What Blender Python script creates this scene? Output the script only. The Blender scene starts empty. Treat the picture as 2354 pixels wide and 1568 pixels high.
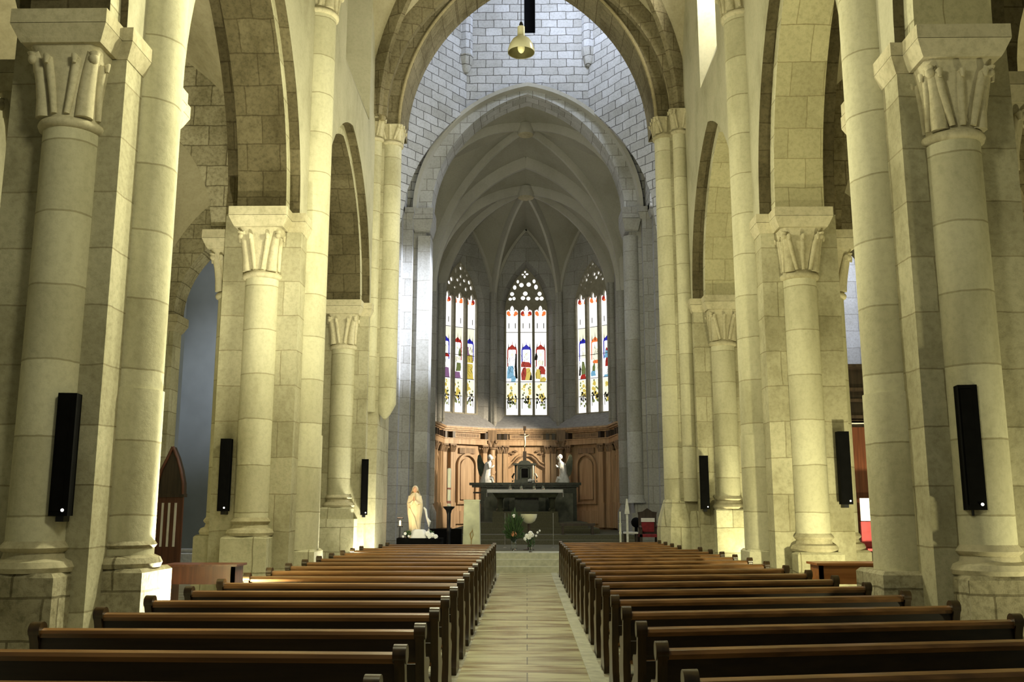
import bpy, math, random
from mathutils import Vector, Matrix
random.seed(7)
C = bpy.context.scene.collection
PI = math.pi
# ------------------------------------------------------------------ mesh builder
class MB:
    def __init__(s, T=None): s.v=[]; s.f=[]; s.m=[]; s.T=T; s.mi=0
    def add(s, vs, fs):
        o=len(s.v)
        for p in vs:
            p=Vector(p); s.v.append(tuple(s.T@p) if s.T else tuple(p))
        for f in fs: s.f.append([i+o for i in f]); s.m.append(s.mi)
        return s
    def box(s,x0,x1,y0,y1,z0,z1):
        x0,x1=min(x0,x1),max(x0,x1); y0,y1=min(y0,y1),max(y0,y1); z0,z1=min(z0,z1),max(z0,z1)
        return s.add([(x0,y0,z0),(x1,y0,z0),(x1,y1,z0),(x0,y1,z0),(x0,y0,z1),(x1,y0,z1),(x1,y1,z1),(x0,y1,z1)],
            [(0,3,2,1),(4,5,6,7),(0,1,5,4),(1,2,6,5),(2,3,7,6),(3,0,4,7)])
    def frust(s,a,z0,b,z1):
        (x0,x1,y0,y1),(u0,u1,w0,w1)=a,b
        return s.add([(x0,y0,z0),(x1,y0,z0),(x1,y1,z0),(x0,y1,z0),(u0,w0,z1),(u1,w0,z1),(u1,w1,z1),(u0,w1,z1)],
            [(0,3,2,1),(4,5,6,7),(0,1,5,4),(1,2,6,5),(2,3,7,6),(3,0,4,7)])
    def loft(s,rings,caps=True,closed=True):
        n=len(rings[0]); vs=[p for r in rings for p in r]; fs=[]
        for i in range(len(rings)-1):
            for j in range(n if closed else n-1):
                a=i*n+j; b=i*n+(j+1)%n; fs.append((a,b,b+n,a+n))
        if caps: fs.append(tuple(range(n))[::-1]); fs.append(tuple(range((len(rings)-1)*n,len(rings)*n)))
        return s.add(vs,fs)
    def lathe(s,cx,cy,prof,n=24,sx=1,sy=1,caps=True):
        return s.loft([[(cx+r*sx*math.cos(2*PI*k/n),cy+r*sy*math.sin(2*PI*k/n),z) for k in range(n)] for r,z in prof],caps)
    def ball(s,c,r,n=12,sq=(1,1,1)):
        return s.loft([[(c[0]+r*sq[0]*math.sin(t)*math.cos(2*PI*k/n),c[1]+r*sq[1]*math.sin(t)*math.sin(2*PI*k/n),c[2]-r*sq[2]*math.cos(t)) for k in range(n)]
            for t in [max(.03,min(PI-.03,PI*i/(n//2+1))) for i in range(n//2+2)]])
    def tube(s,pts,r,n=8):
        rs=r if isinstance(r,(list,tuple)) else [r]*len(pts); P=[Vector(p) for p in pts]; rings=[]; up=None
        for i,p in enumerate(P):
            t=(P[min(i+1,len(P)-1)]-P[max(i-1,0)]).normalized()
            if up is None: up=Vector((0,0,1)) if abs(t.z)<.9 else Vector((1,0,0))
            a=t.cross(up).normalized(); b=t.cross(a).normalized(); up=-b if False else up
            rings.append([p+a*rs[i]*math.cos(2*PI*k/n)+b*rs[i]*math.sin(2*PI*k/n) for k in range(n)])
        return s.loft(rings)
    def sweep(s,pts,prof,side):
        P=[Vector(p) for p in pts]; S=Vector(side).normalized(); rings=[]
        for i,p in enumerate(P):
            t=(P[min(i+1,len(P)-1)]-P[max(i-1,0)]).normalized(); nn=t.cross(S).normalized()
            if nn.z<0 or (abs(nn.z)<.02 and False): pass
            rings.append([p+S*a+nn*b for a,b in prof])
        return s.loft(rings)
    def prism(s,poly,fn,a,b):
        n=len(poly)
        return s.add([fn(u,w,a) for u,w in poly]+[fn(u,w,b) for u,w in poly],
            [tuple(range(n))[::-1],tuple(range(n,2*n))]+[(i,(i+1)%n,n+(i+1)%n,n+i) for i in range(n)])
    def ruled(s,A,B,m=6,off=None):
        rings=[[Vector(a).lerp(Vector(b),k/m) for k in range(m+1)] for a,b in zip(A,B)]
        return s.loft(rings,caps=False,closed=False)
    def build(s,name,mat,parent=None,smooth=True,ang=35,loc=None):
        me=bpy.data.meshes.new(name)
        vs=s.v
        if loc is not None: vs=[(x-loc[0],y-loc[1],z-loc[2]) for x,y,z in vs]
        me.from_pydata(vs,[],s.f)
        mats=mat if isinstance(mat,(list,tuple)) else [mat]
        for m in mats: me.materials.append(m)
        if len(mats)>1: me.polygons.foreach_set('material_index',s.m)
        if smooth:
            me.polygons.foreach_set('use_smooth',[True]*len(me.polygons)); me.set_sharp_from_angle(angle=math.radians(ang))
        me.update()
        o=bpy.data.objects.new(name,me); C.objects.link(o)
        if loc is not None and parent is None: o.location=loc
        if parent is not None:
            o.parent=parent
            if loc is None: o.matrix_parent_inverse=Matrix.Translation(parent.location).inverted() if parent.parent is None else Matrix.Identity(4)
        return o
def thing(name,label,cat,loc=(0,0,0),group=None):
    o=bpy.data.objects.new(name,None); C.objects.link(o); o.location=loc; o.empty_display_size=.1
    return tag(o,label,cat,group)
def tag(o,label,cat,group=None):
    o['label']=label; o['category']=cat
    if group: o['group']=group
    return o
def struct(o): o['kind']='structure'; return o
def sub(o,parent):      # re-parent a world-built mesh below a part
    o.parent=parent; o.matrix_parent_inverse=parent.matrix_parent_inverse.copy() if False else Matrix.Identity(4); return o
def parc(half,rise,n=14):
    if rise>=half:
        R=(half*half+rise*rise)/(2*half); c=R-half; a1=math.atan2(rise,c) if c>1e-6 else PI/2
        h=[(R*math.cos(a1*k/n)-c,R*math.sin(a1*k/n)) for k in range(n+1)]
    else: h=[(half*math.cos(PI/2*k/n),rise*math.sin(PI/2*k/n)) for k in range(n+1)]
    return h  # from (half,0) to (0,rise)
def full(half,rise,n=14):
    h=parc(half,rise,n); return [(-a,b) for a,b in h]+[(a,b) for a,b in h[::-1][1:]]
def arcSK(S,K,n=12):
    S=Vector(S);K=Vector(K); d=Vector((K.x-S.x,K.y-S.y,0)); L=d.length
    return [Vector((K.x,K.y,S.z))-d*(a/L)+Vector((0,0,b)) for a,b in parc(L,K.z-S.z,n)]
def archwall(mb,pts,ua,ub,z0,zt,w0,w1,fn,sm=0):
    """wall with an arched opening; pts opening curve (u,z) left->right; w0,w1 floats or functions of u"""
    W0=w0 if callable(w0) else (lambda u:w0); W1=w1 if callable(w1) else (lambda u:w1)
    P=[(pts[0][0],z0)]+list(pts)+[(pts[-1][0],z0)] if z0<pts[0][1] else list(pts)
    vs=[];fs=[]
    for u,z in P:
        vs+= [fn(u,W0(u),z),fn(u,W1(u),z),fn(u,W0(u),zt),fn(u,W1(u),zt)]
    for i in range(len(P)-1):
        a=4*i;b=a+4; fs+=[(a,b,b+2,a+2),(a+1,a+3,b+3,b+1),(a,a+1,b+1,b),(a+2,b+2,b+3,a+3)]
    mb.add(vs,fs)
    if sm:
        n0=len(mb.m)-len(fs)
        for k in range(2,len(fs),4): mb.m[n0+k]=sm
    for u0,u1 in ((ua,P[0][0]),(P[-1][0],ub)):
        if abs(u1-u0)>1e-3:
            zz=min(z0,pts[0][1]); q=[]
            for u in (u0,u1):
                for w in (W0,W1):
                    for z in (zz,zt): q.append(fn(u,w(u),z))
            mb.add(q,[(0,1,5,4),(2,6,7,3),(0,4,6,2),(1,3,7,5),(0,2,3,1),(4,5,7,6)])
fY=lambda u,w,z:(w,u,z)      # wall running along Y
fX=lambda u,w,z:(u,w,z)      # wall running along X
# ------------------------------------------------------------------ materials
def mat(name):
    m=bpy.data.materials.new(name); m.use_nodes=True; nt=m.node_tree
    return m,nt,nt.nodes['Principled BSDF'],nt.nodes.new,nt.links.new
def plain(name,col,rough=.6,metal=0,emit=None,es=0,var=.15,scale=8,bump=.0,trans=0,spec=.5):
    m,nt,b,N,L=mat(name)
    b.inputs['Roughness'].default_value=rough; b.inputs['Metallic'].default_value=metal
    b.inputs['Specular IOR Level'].default_value=spec
    if trans: b.inputs['Transmission Weight'].default_value=trans
    t=N('ShaderNodeTexNoise'); t.inputs['Scale'].default_value=scale; t.inputs['Detail'].default_value=5
    g=N('ShaderNodeNewGeometry'); L(g.outputs['Position'],t.inputs['Vector'])
    r=N('ShaderNodeValToRGB'); r.color_ramp.elements[0].position=.3; r.color_ramp.elements[1].position=.7
    r.color_ramp.elements[0].color=[c*(1-var) for c in col]+[1]; r.color_ramp.elements[1].color=[min(1,c*(1+var)) for c in col]+[1]
    L(t.outputs['Fac'],r.inputs['Fac']); L(r.outputs['Color'],b.inputs['Base Color'])
    if bump:
        bp=N('ShaderNodeBump'); bp.inputs['Strength'].default_value=bump; bp.inputs['Distance'].default_value=.02
        L(t.outputs['Fac'],bp.inputs['Height']); L(bp.outputs['Normal'],b.inputs['Normal'])
    if emit: b.inputs['Emission Color'].default_value=(*emit,1); b.inputs['Emission Strength'].default_value=es
    return m
def stone(name,col,joint=.45,bw=.9,bh=.42,jw=.012,mode='block',stain=.5,bump=.35,dark=(.25,.23,.12),wob=.03,var=.12,pit=.5):
    """mode block: coursed ashlar picked by normal; drum: horizontal joints only; none: plaster"""
    m,nt,b,N,L=mat(name); b.inputs['Roughness'].default_value=.88; b.inputs['Specular IOR Level'].default_value=.2
    g=N('ShaderNodeNewGeometry')
    def math_(op,a,bv=None,c=None):
        n=N('ShaderNodeMath'); n.operation=op
        for i,x in enumerate((a,bv,c)):
            if x is None: continue
            if isinstance(x,(int,float)): n.inputs[i].default_value=x
            else: L(x,n.inputs[i])
        return n.outputs[0]
    n1=N('ShaderNodeTexNoise'); n1.inputs['Scale'].default_value=.7; n1.inputs['Detail'].default_value=8; n1.inputs['Roughness'].default_value=.65
    n2=N('ShaderNodeTexNoise'); n2.inputs['Scale'].default_value=14; n2.inputs['Detail'].default_value=8; n2.inputs['Roughness'].default_value=.7
    n3=N('ShaderNodeTexNoise'); n3.inputs['Scale'].default_value=2.2; n3.inputs['Detail'].default_value=3
    for n in (n2,n3): L(g.outputs['Position'],n.inputs['Vector'])
    mp=N('ShaderNodeMapping'); mp.inputs['Scale'].default_value=(1.5,1.5,.4) if mode=='drum' else (1,1,.7); L(g.outputs['Position'],mp.inputs[0]); L(mp.outputs[0],n1.inputs['Vector'])
    sp=N('ShaderNodeSeparateXYZ'); L(g.outputs['Position'],sp.inputs[0]); sn=N('ShaderNodeSeparateXYZ'); L(g.outputs['True Normal'],sn.inputs[0])
    ramp=N('ShaderNodeValToRGB'); ramp.color_ramp.elements[0].position=.35; ramp.color_ramp.elements[1].position=.68
    ramp.color_ramp.elements[0].color=(*[c*(1-stain*(1-d)) for c,d in zip(col,dark)],1); ramp.color_ramp.elements[1].color=(*col,1)
    e=ramp.color_ramp.elements.new(.5); e.color=(*[c*(1-stain*.35*(1-d)) for c,d in zip(col,dark)],1)
    L(n1.outputs['Fac'],ramp.inputs['Fac']); colout=ramp.outputs['Color']; height=None
    wz=math_('ADD',sp.outputs['Z'],math_('MULTIPLY',math_('SUBTRACT',n3.outputs['Fac'],.5),wob*2))
    if mode!='none':
        if mode=='drum': u=math_('ADD',math_('MULTIPLY',sp.outputs['X'],0.0),17.3)
        else:
            isx=math_('GREATER_THAN',math_('ABSOLUTE',sn.outputs['X']),.75)
            uu=N('ShaderNodeMix'); L(isx,uu.inputs['Factor']); L(sp.outputs['X'],uu.inputs[2]); L(sp.outputs['Y'],uu.inputs[3]); u=uu.outputs[0]
            u=math_('ADD',u,math_('MULTIPLY',math_('SUBTRACT',n3.outputs['Fac'],.5),wob*2))
            up=math_('GREATER_THAN',math_('ABSOLUTE',sn.outputs['Z']),.8)
            vv=N('ShaderNodeMix'); L(up,vv.inputs['Factor']); L(wz,vv.inputs[2]); L(sp.outputs['Y'],vv.inputs[3]); wz=vv.outputs[0]
        cb=N('ShaderNodeCombineXYZ'); L(u,cb.inputs[0]); L(wz,cb.inputs[1])
        br=N('ShaderNodeTexBrick'); L(cb.outputs[0],br.inputs['Vector']); br.inputs['Scale'].default_value=1
        br.inputs['Brick Width'].default_value=bw if mode!='drum' else 50; br.inputs['Row Height'].default_value=bh
        br.inputs['Mortar Size'].default_value=jw; br.inputs['Mortar Smooth'].default_value=.15; br.offset=.47 if mode!='drum' else 0
        br.inputs['Color1'].default_value=(1,1,1,1); br.inputs['Color2'].default_value=(1-var*2,1-var*2.1,1-var*2.4,1); br.inputs['Mortar'].default_value=(joint,joint*.95,joint*.85,1)
        mx=N('ShaderNodeMix'); mx.data_type='RGBA'; mx.blend_type='MULTIPLY'; mx.inputs['Factor'].default_value=1
        L(colout,mx.inputs[6]); L(br.outputs['Color'],mx.inputs[7]); colout=mx.outputs[2]; height=br.outputs['Fac']
    # fine speckle
    r2=N('ShaderNodeValToRGB'); r2.color_ramp.elements[0].position=.3; r2.color_ramp.elements[1].position=.55
    r2.color_ramp.elements[0].color=(1-pit*.5,1-pit*.5,1-pit*.55,1); r2.color_ramp.elements[1].color=(1,1,1,1); L(n2.outputs['Fac'],r2.inputs['Fac'])
    mx=N('ShaderNodeMix'); mx.data_type='RGBA'; mx.blend_type='MULTIPLY'; mx.inputs['Factor'].default_value=1
    L(colout,mx.inputs[6]); L(r2.outputs['Color'],mx.inputs[7]); L(mx.outputs[2],b.inputs['Base Color'])
    hh=math_('ADD',math_('MULTIPLY',n2.outputs['Fac'],.5),math_('MULTIPLY',n3.outputs['Fac'],.6))
    if height is not None: hh=math_('SUBTRACT',hh,math_('MULTIPLY',height,.9))
    bp=N('ShaderNodeBump'); bp.inputs['Strength'].default_value=bump; bp.inputs['Distance'].default_value=.025
    L(hh,bp.inputs['Height']); L(bp.outputs['Normal'],b.inputs['Normal'])
    return m
def wood(name,c1,c2,rough=.35,axis=0,scale=6):
    m,nt,b,N,L=mat(name); b.inputs['Roughness'].default_value=rough
    g=N('ShaderNodeNewGeometry'); mp=N('ShaderNodeMapping'); L(g.outputs['Position'],mp.inputs[0])
    s=[scale*2]*3; s[axis]=scale*.12; mp.inputs['Scale'].default_value=s
    n=N('ShaderNodeTexNoise'); n.inputs['Scale'].default_value=1.5; n.inputs['Detail'].default_value=6; L(mp.outputs[0],n.inputs['Vector'])
    r=N('ShaderNodeValToRGB'); r.color_ramp.elements[0].position=.35; r.color_ramp.elements[1].position=.65
    r.color_ramp.elements[0].color=(*c1,1); r.color_ramp.elements[1].color=(*c2,1); L(n.outputs['Fac'],r.inputs['Fac']); L(r.outputs['Color'],b.inputs['Base Color'])
    bp=N('ShaderNodeBump'); bp.inputs['Strength'].default_value=.08; L(n.outputs['Fac'],bp.inputs['Height']); L(bp.outputs['Normal'],b.inputs['Normal'])
    return m
SC=(.67,.645,.475)
M=dict(
 drum=stone('stone_drum',SC,bh=.83,mode='drum',jw=.011,stain=.42,joint=.6,var=.1,bump=.5,pit=.32),
 block=stone('stone_block',SC,bw=.8,bh=.62,stain=.5,joint=.5),
 arch2=stone('stone_arch_roll',(.36,.31,.19),mode='none',stain=.5),
 archShade=stone('stone_arch_brown_shade',(.17,.145,.085),bw=.62,bh=.5,stain=.7,joint=.55,var=.14,pit=.9),  # brown stone; the shade of the soffits is put into this dark colour too
 archLit=stone('stone_arch_yellow_lit',(.58,.54,.34),bw=.62,bh=.55,stain=.35,joint=.6,jw=.008,var=.1,pit=.5),  # yellowish stone, lightened to carry the uplight from the right aisle
 core=stone('pier_ashlar',(.56,.53,.38),bw=3.1,bh=.66,stain=.55,joint=.6,jw=.009,bump=.6),
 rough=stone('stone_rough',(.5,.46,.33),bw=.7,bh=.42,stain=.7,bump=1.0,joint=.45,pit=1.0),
 carve=stone('stone_carved',(.62,.57,.41),mode='none',stain=.6,bump=.4,pit=.5),
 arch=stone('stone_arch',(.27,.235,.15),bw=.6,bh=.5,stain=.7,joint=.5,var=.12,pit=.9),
 plaster=stone('stone_plaster',(.50,.48,.36),mode='none',stain=.45,bump=.25,pit=.25),
 lantern=stone('stone_lantern',(.6,.61,.64),bw=.62,bh=.33,stain=.3,joint=.2,jw=.014,var=.12,wob=.05,bump=.5),
 grey=stone('stone_grey',(.42,.42,.42),bw=1.1,bh=.62,stain=.35,joint=.5,jw=.009,var=.08),
 greydrum=stone('stone_grey_drum',(.45,.45,.44),bh=1.1,mode='drum',jw=.01,stain=.35,joint=.6),
 vault=stone('vault_plaster',(.36,.35,.3),mode='none',stain=.25,bump=.1,pit=.2),
 rib=stone('vault_rib',(.48,.47,.43),mode='none',stain=.25,bump=.15,pit=.2),
 navevault=stone('nave_vault',(.42,.38,.26),mode='none',stain=.5,bump=.2,pit=.3),
 sill=plain('sill_slate',(.3,.3,.31),.7,bump=.2),
 tracery=plain('tracery_stone',(.3,.28,.22),.85,bump=.3),
 pew=wood('pew_wood',(.016,.010,.004),(.035,.021,.008),.42),
 rail=wood('pew_rail_wood',(.12,.056,.018),(.25,.12,.038),.3),
 pewend=wood('pew_end_wood',(.028,.016,.006),(.06,.034,.012),.3,axis=2),
 oak=wood('oak',(.33,.215,.12),(.48,.33,.20),.5,axis=2,scale=4),
 oakdark=wood('oak_carved',(.13,.085,.05),(.30,.2,.12),.6,axis=2,scale=10),
 walnut=wood('dark_oak',(.02,.012,.008),(.05,.03,.02),.45,axis=2),
 redwood=wood('red_brown_wood',(.07,.02,.01),(.13,.04,.02),.35,axis=2),
 black=plain('black_cloth',(.003,.003,.003),.9,var=.3,spec=.08),
 marble=plain('dark_green_marble',(.012,.018,.012),.25,var=.5,scale=5),
 marble2=plain('dark_stone',(.05,.055,.035),.4,var=.5,scale=6),
 tab=plain('tabernacle_metal',(.05,.055,.05),.35,.3,var=.3),
 white=plain('white_linen',(.75,.74,.74),.8,var=.05),
 whitestone=plain('white_marble',(.7,.7,.68),.45,var=.15,scale=12),
 cream=plain('cream_plaster',(.8,.66,.42),.5,var=.08),
 skin=plain('painted_face',(.75,.42,.25),.5,var=.05),
 candle=plain('wax',(.75,.75,.6),.5,var=.05),
 iron=plain('black_iron',(.02,.02,.022),.4,.6),
 ambo=plain('pale_green_stone',(.55,.56,.4),.5,var=.25,scale=3),
 enamel=plain('cream_enamel',(.72,.70,.52),.25,var=.03),
 bulb=plain('frosted_bulb',(.7,.66,.35),.3,var=.02,emit=(1,.9,.4),es=.3),
 leaf=plain('leaf_green',(.03,.07,.015),.5,var=.5,scale=30),
 petal=plain('white_petal',(.85,.85,.85),.6,var=.04),
 peach=plain('peach_petal',(.7,.3,.15),.6,var=.1),
 red=plain('red_velvet',(.22,.012,.02),.7,var=.3),
 paper=plain('white_paper',(.85,.87,.95),.6,var=.02),
 carpet=plain('olive_carpet',(.09,.085,.05),.9,var=.2,scale=20),
 steel=plain('steel',(.5,.5,.48),.3,.9),
)
def glassmat():
    m,nt,b,N,L=mat('clear_glass'); b.inputs['Base Color'].default_value=(.9,.95,.95,1); b.inputs['Roughness'].default_value=.05
    b.inputs['Transmission Weight'].default_value=1; return m
M['glass']=glassmat()
def glow(name,col,s): return plain(name,[c*.3 for c in col],.3,emit=col,es=s,var=.02)
G=[glow('glass_white',(1,.98,.93),1.35),glow('glass_pale',(1,.97,.75),1.0),glow('glass_gold',(.8,.62,.12),.8),glow('glass_blue',(.03,.03,.5),.8),glow('glass_red',(.45,.03,.02),.8),
   glow('glass_orange',(.9,.22,.06),1.0),glow('glass_violet',(.3,.15,.3),.8),glow('glass_sky',(.2,.45,.65),.9),glow('glass_green',(.25,.3,.1),.6),plain('lead',(.008,.008,.008),.6)]
W_,PL,GO,BL,RE,OR,VI,SK,GN,LD=range(10)
def floormat(name,col,aisle=False):
    m,nt,b,N,L=mat(name); b.inputs['Roughness'].default_value=.32 if aisle else .45
    g=N('ShaderNodeNewGeometry'); sp=N('ShaderNodeSeparateXYZ'); L(g.outputs['Position'],sp.inputs[0])
    cb=N('ShaderNodeCombineXYZ'); L(sp.outputs['Y' if aisle else 'X'],cb.inputs[1]); L(sp.outputs['X' if aisle else 'Y'],cb.inputs[0])
    br=N('ShaderNodeTexBrick'); L(cb.outputs[0],br.inputs['Vector']); br.inputs['Scale'].default_value=1
    br.inputs['Brick Width'].default_value=9 if aisle else .9; br.inputs['Row Height'].default_value=.52 if aisle else .6; br.inputs['Mortar Size'].default_value=.008
    br.inputs['Color1'].default_value=(*col,1); br.inputs['Color2'].default_value=(*[c*.8 for c in col],1); br.inputs['Mortar'].default_value=(*[c*.3 for c in col],1)
    mp=N('ShaderNodeMapping'); L(g.outputs['Position'],mp.inputs[0]); mp.inputs['Scale'].default_value=(.7,3.0,1)
    n=N('ShaderNodeTexNoise'); L(mp.outputs[0],n.inputs['Vector']); n.inputs['Scale'].default_value=1.6; n.inputs['Detail'].default_value=7
    r=N('ShaderNodeValToRGB'); r.color_ramp.elements[0].position=.36; r.color_ramp.elements[0].color=(.42,.30,.17,1); r.color_ramp.elements[1].position=.56; r.color_ramp.elements[1].color=(1,1,1,1)
    L(n.outputs['Fac'],r.inputs['Fac']); mx=N('ShaderNodeMix'); mx.data_type='RGBA'; mx.blend_type='MULTIPLY'; mx.inputs['Factor'].default_value=1
    L(br.outputs['Color'],mx.inputs[6]); L(r.outputs['Color'],mx.inputs[7]); L(mx.outputs[2],b.inputs['Base Color'])
    bp=N('ShaderNodeBump'); bp.inputs['Strength'].default_value=.25; L(n.outputs['Fac'],bp.inputs['Height']); L(bp.outputs['Normal'],b.inputs['Normal'])
    return m
M['floor']=floormat('floor_flags',(.45,.45,.36)); M['aisle']=floormat('aisle_slabs',(.46,.44,.27),True); M['steps']=plain('step_stone',(.42,.42,.33),.4,var=.2,bump=.1)
# ------------------------------------------------------------------ floor
fl=struct(MB().box(-14,14,1,46,-.2,0).build('floor',M['floor']))
MB().box(-.72,.80,1,25.8,0,.012).build('aisle_paving',M['aisle'],fl)['label']='pale worn stone slabs laid across the aisle'
MB().box(.64,.80,1,25.8,.012,.02).build('aisle_border',M['steps'],fl)['label']='smooth grey-green border strip'
st=struct(MB().box(-9,9,25.77,46,0,.17).box(-9,9,26.12,46,.17,.34).box(-9,9,26.45,46,.34,.50).build('trim_1',M['steps'])); st['label']='stone steps up to the sanctuary'
struct(MB().box(-5,5,27.6,46,.5,.512).box(-3.74,3.74,32.0,46,.5,.66).box(-3.74,3.74,32.4,46,.66,.82).build('trim_2',M['carpet']))['label']='upper sanctuary steps'
# ------------------------------------------------------------------ piers
def XwL(y):
    P=[(2,-4.9),(10.85,-4.65),(17.8,-4.27),(25,-4.3),(40,-4.3)]
    for (a,x),(b,z) in zip(P,P[1:]):
        if y<=b: return x+(z-x)*(y-a)/(b-a)
    return -4.3
XwR=lambda y:4.47
def base(mb,cx,cy,r,pz,hw=None):
    hw=hw or r+.1
    mb.lathe(cx,cy,[(r,pz+.32),(r+.03,pz+.28),(r+.05,pz+.25),(r+.03,pz+.22),(r,pz+.2),(r+.02,pz+.14),(r+.09,pz+.11),(r+.12,pz+.05),(r+.1,pz)],28)
def plinth(mb,cx,cy,hw,pz,low=None):
    mb.frust((cx-hw-.0,cx+hw,cy-hw,cy+hw),0,(cx-hw,cx+hw,cy-hw,cy+hw),pz-.04).frust((cx-hw,cx+hw,cy-hw,cy+hw),pz-.04,(cx-hw+.04,cx+hw-.04,cy-hw+.04,cy+hw-.04),pz)
    if low: mb.box(cx-hw-.1,cx+hw+.1,cy-hw-.12,cy+hw+.1,0,low)
def impost(mb,x0,x1,y0,y1,z0,z1,p=.13):
    h=z1-z0; q=p*.35
    mb.frust((x0-.01,x1+.01,y0-.01,y1+.01),z0,(x0-q,x1+q,y0-q,y1+q),z0+h*.12)
    mb.frust((x0-q,x1+q,y0-q,y1+q),z0+h*.12,(x0-p,x1+p,y0-p,y1+p),z0+h*.52).box(x0-p,x1+p,y0-p,y1+p,z0+h*.54,z1)
def capital(cx,cy,r,z0,z1,hw,leaves=True,sty=0):
    mb=MB(); n=32; rings=[]
    for k in range(11):
        t=k/10; z=z0+.05+(z1-z0-.05)*t; f=t**2.2; R=[]
        for j in range(n):
            a=2*PI*(j+.5)/n; c,s=math.cos(a),math.sin(a); sq=hw*(1 if t>.97 else .98)/max(abs(c),abs(s)); ci=r*(1+.10*t)
            rad=ci*(1-f)+sq*f; R.append((cx+rad*c,cy+rad*s,z))
        rings.append(R)
    mb.loft(rings)
    for a,b in ((z0-.03,z0+.05),): mb.lathe(cx,cy,[(r,a-.02),(r+.045,a),(r+.06,(a+b)/2),(r+.045,b),(r,b+.02)],28)
    if leaves:
        H=z1-z0
        for q in range(4):      # corner hooks
            a=PI/4+q*PI/2; d=Vector((math.cos(a),math.sin(a),0)); 
            pts=[Vector((cx,cy,z0+.08+H*t))+d*(r*1.0+(hw*1.30-r)*t**2.0) for t in (0,.25,.5,.7,.84)]
            tip=pts[-1]; pts+= [tip+d*.04+Vector((0,0,-.03)),tip+d*.02+Vector((0,0,-.1))]
            mb.tube(pts,[.10,.095,.085,.075,.07,.06,.03],10); mb.ball(tip+d*.03+Vector((0,0,-.09)),.06,8)
        for q in range(4):      # mid leaves
            a=q*PI/2; d=Vector((math.cos(a),math.sin(a),0)); s=Vector((-d.y,d.x,0))
            for o in ((-.12,.12) if sty==0 else (0,-.2,.2)):
                pts=[Vector((cx,cy,z0+.1+H*t))+d*(r+.005+(hw-r)*.9*t**2.0)+s*o*(.6+t) for t in (0,.3,.55,.72)]
                pts+=[pts[-1]+d*.06+Vector((0,0,.0)),pts[-1]+d*.06+Vector((0,0,-.08))]
                mb.tube(pts,[.035,.045,.05,.05,.04,.02],8)
    return mb
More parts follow.
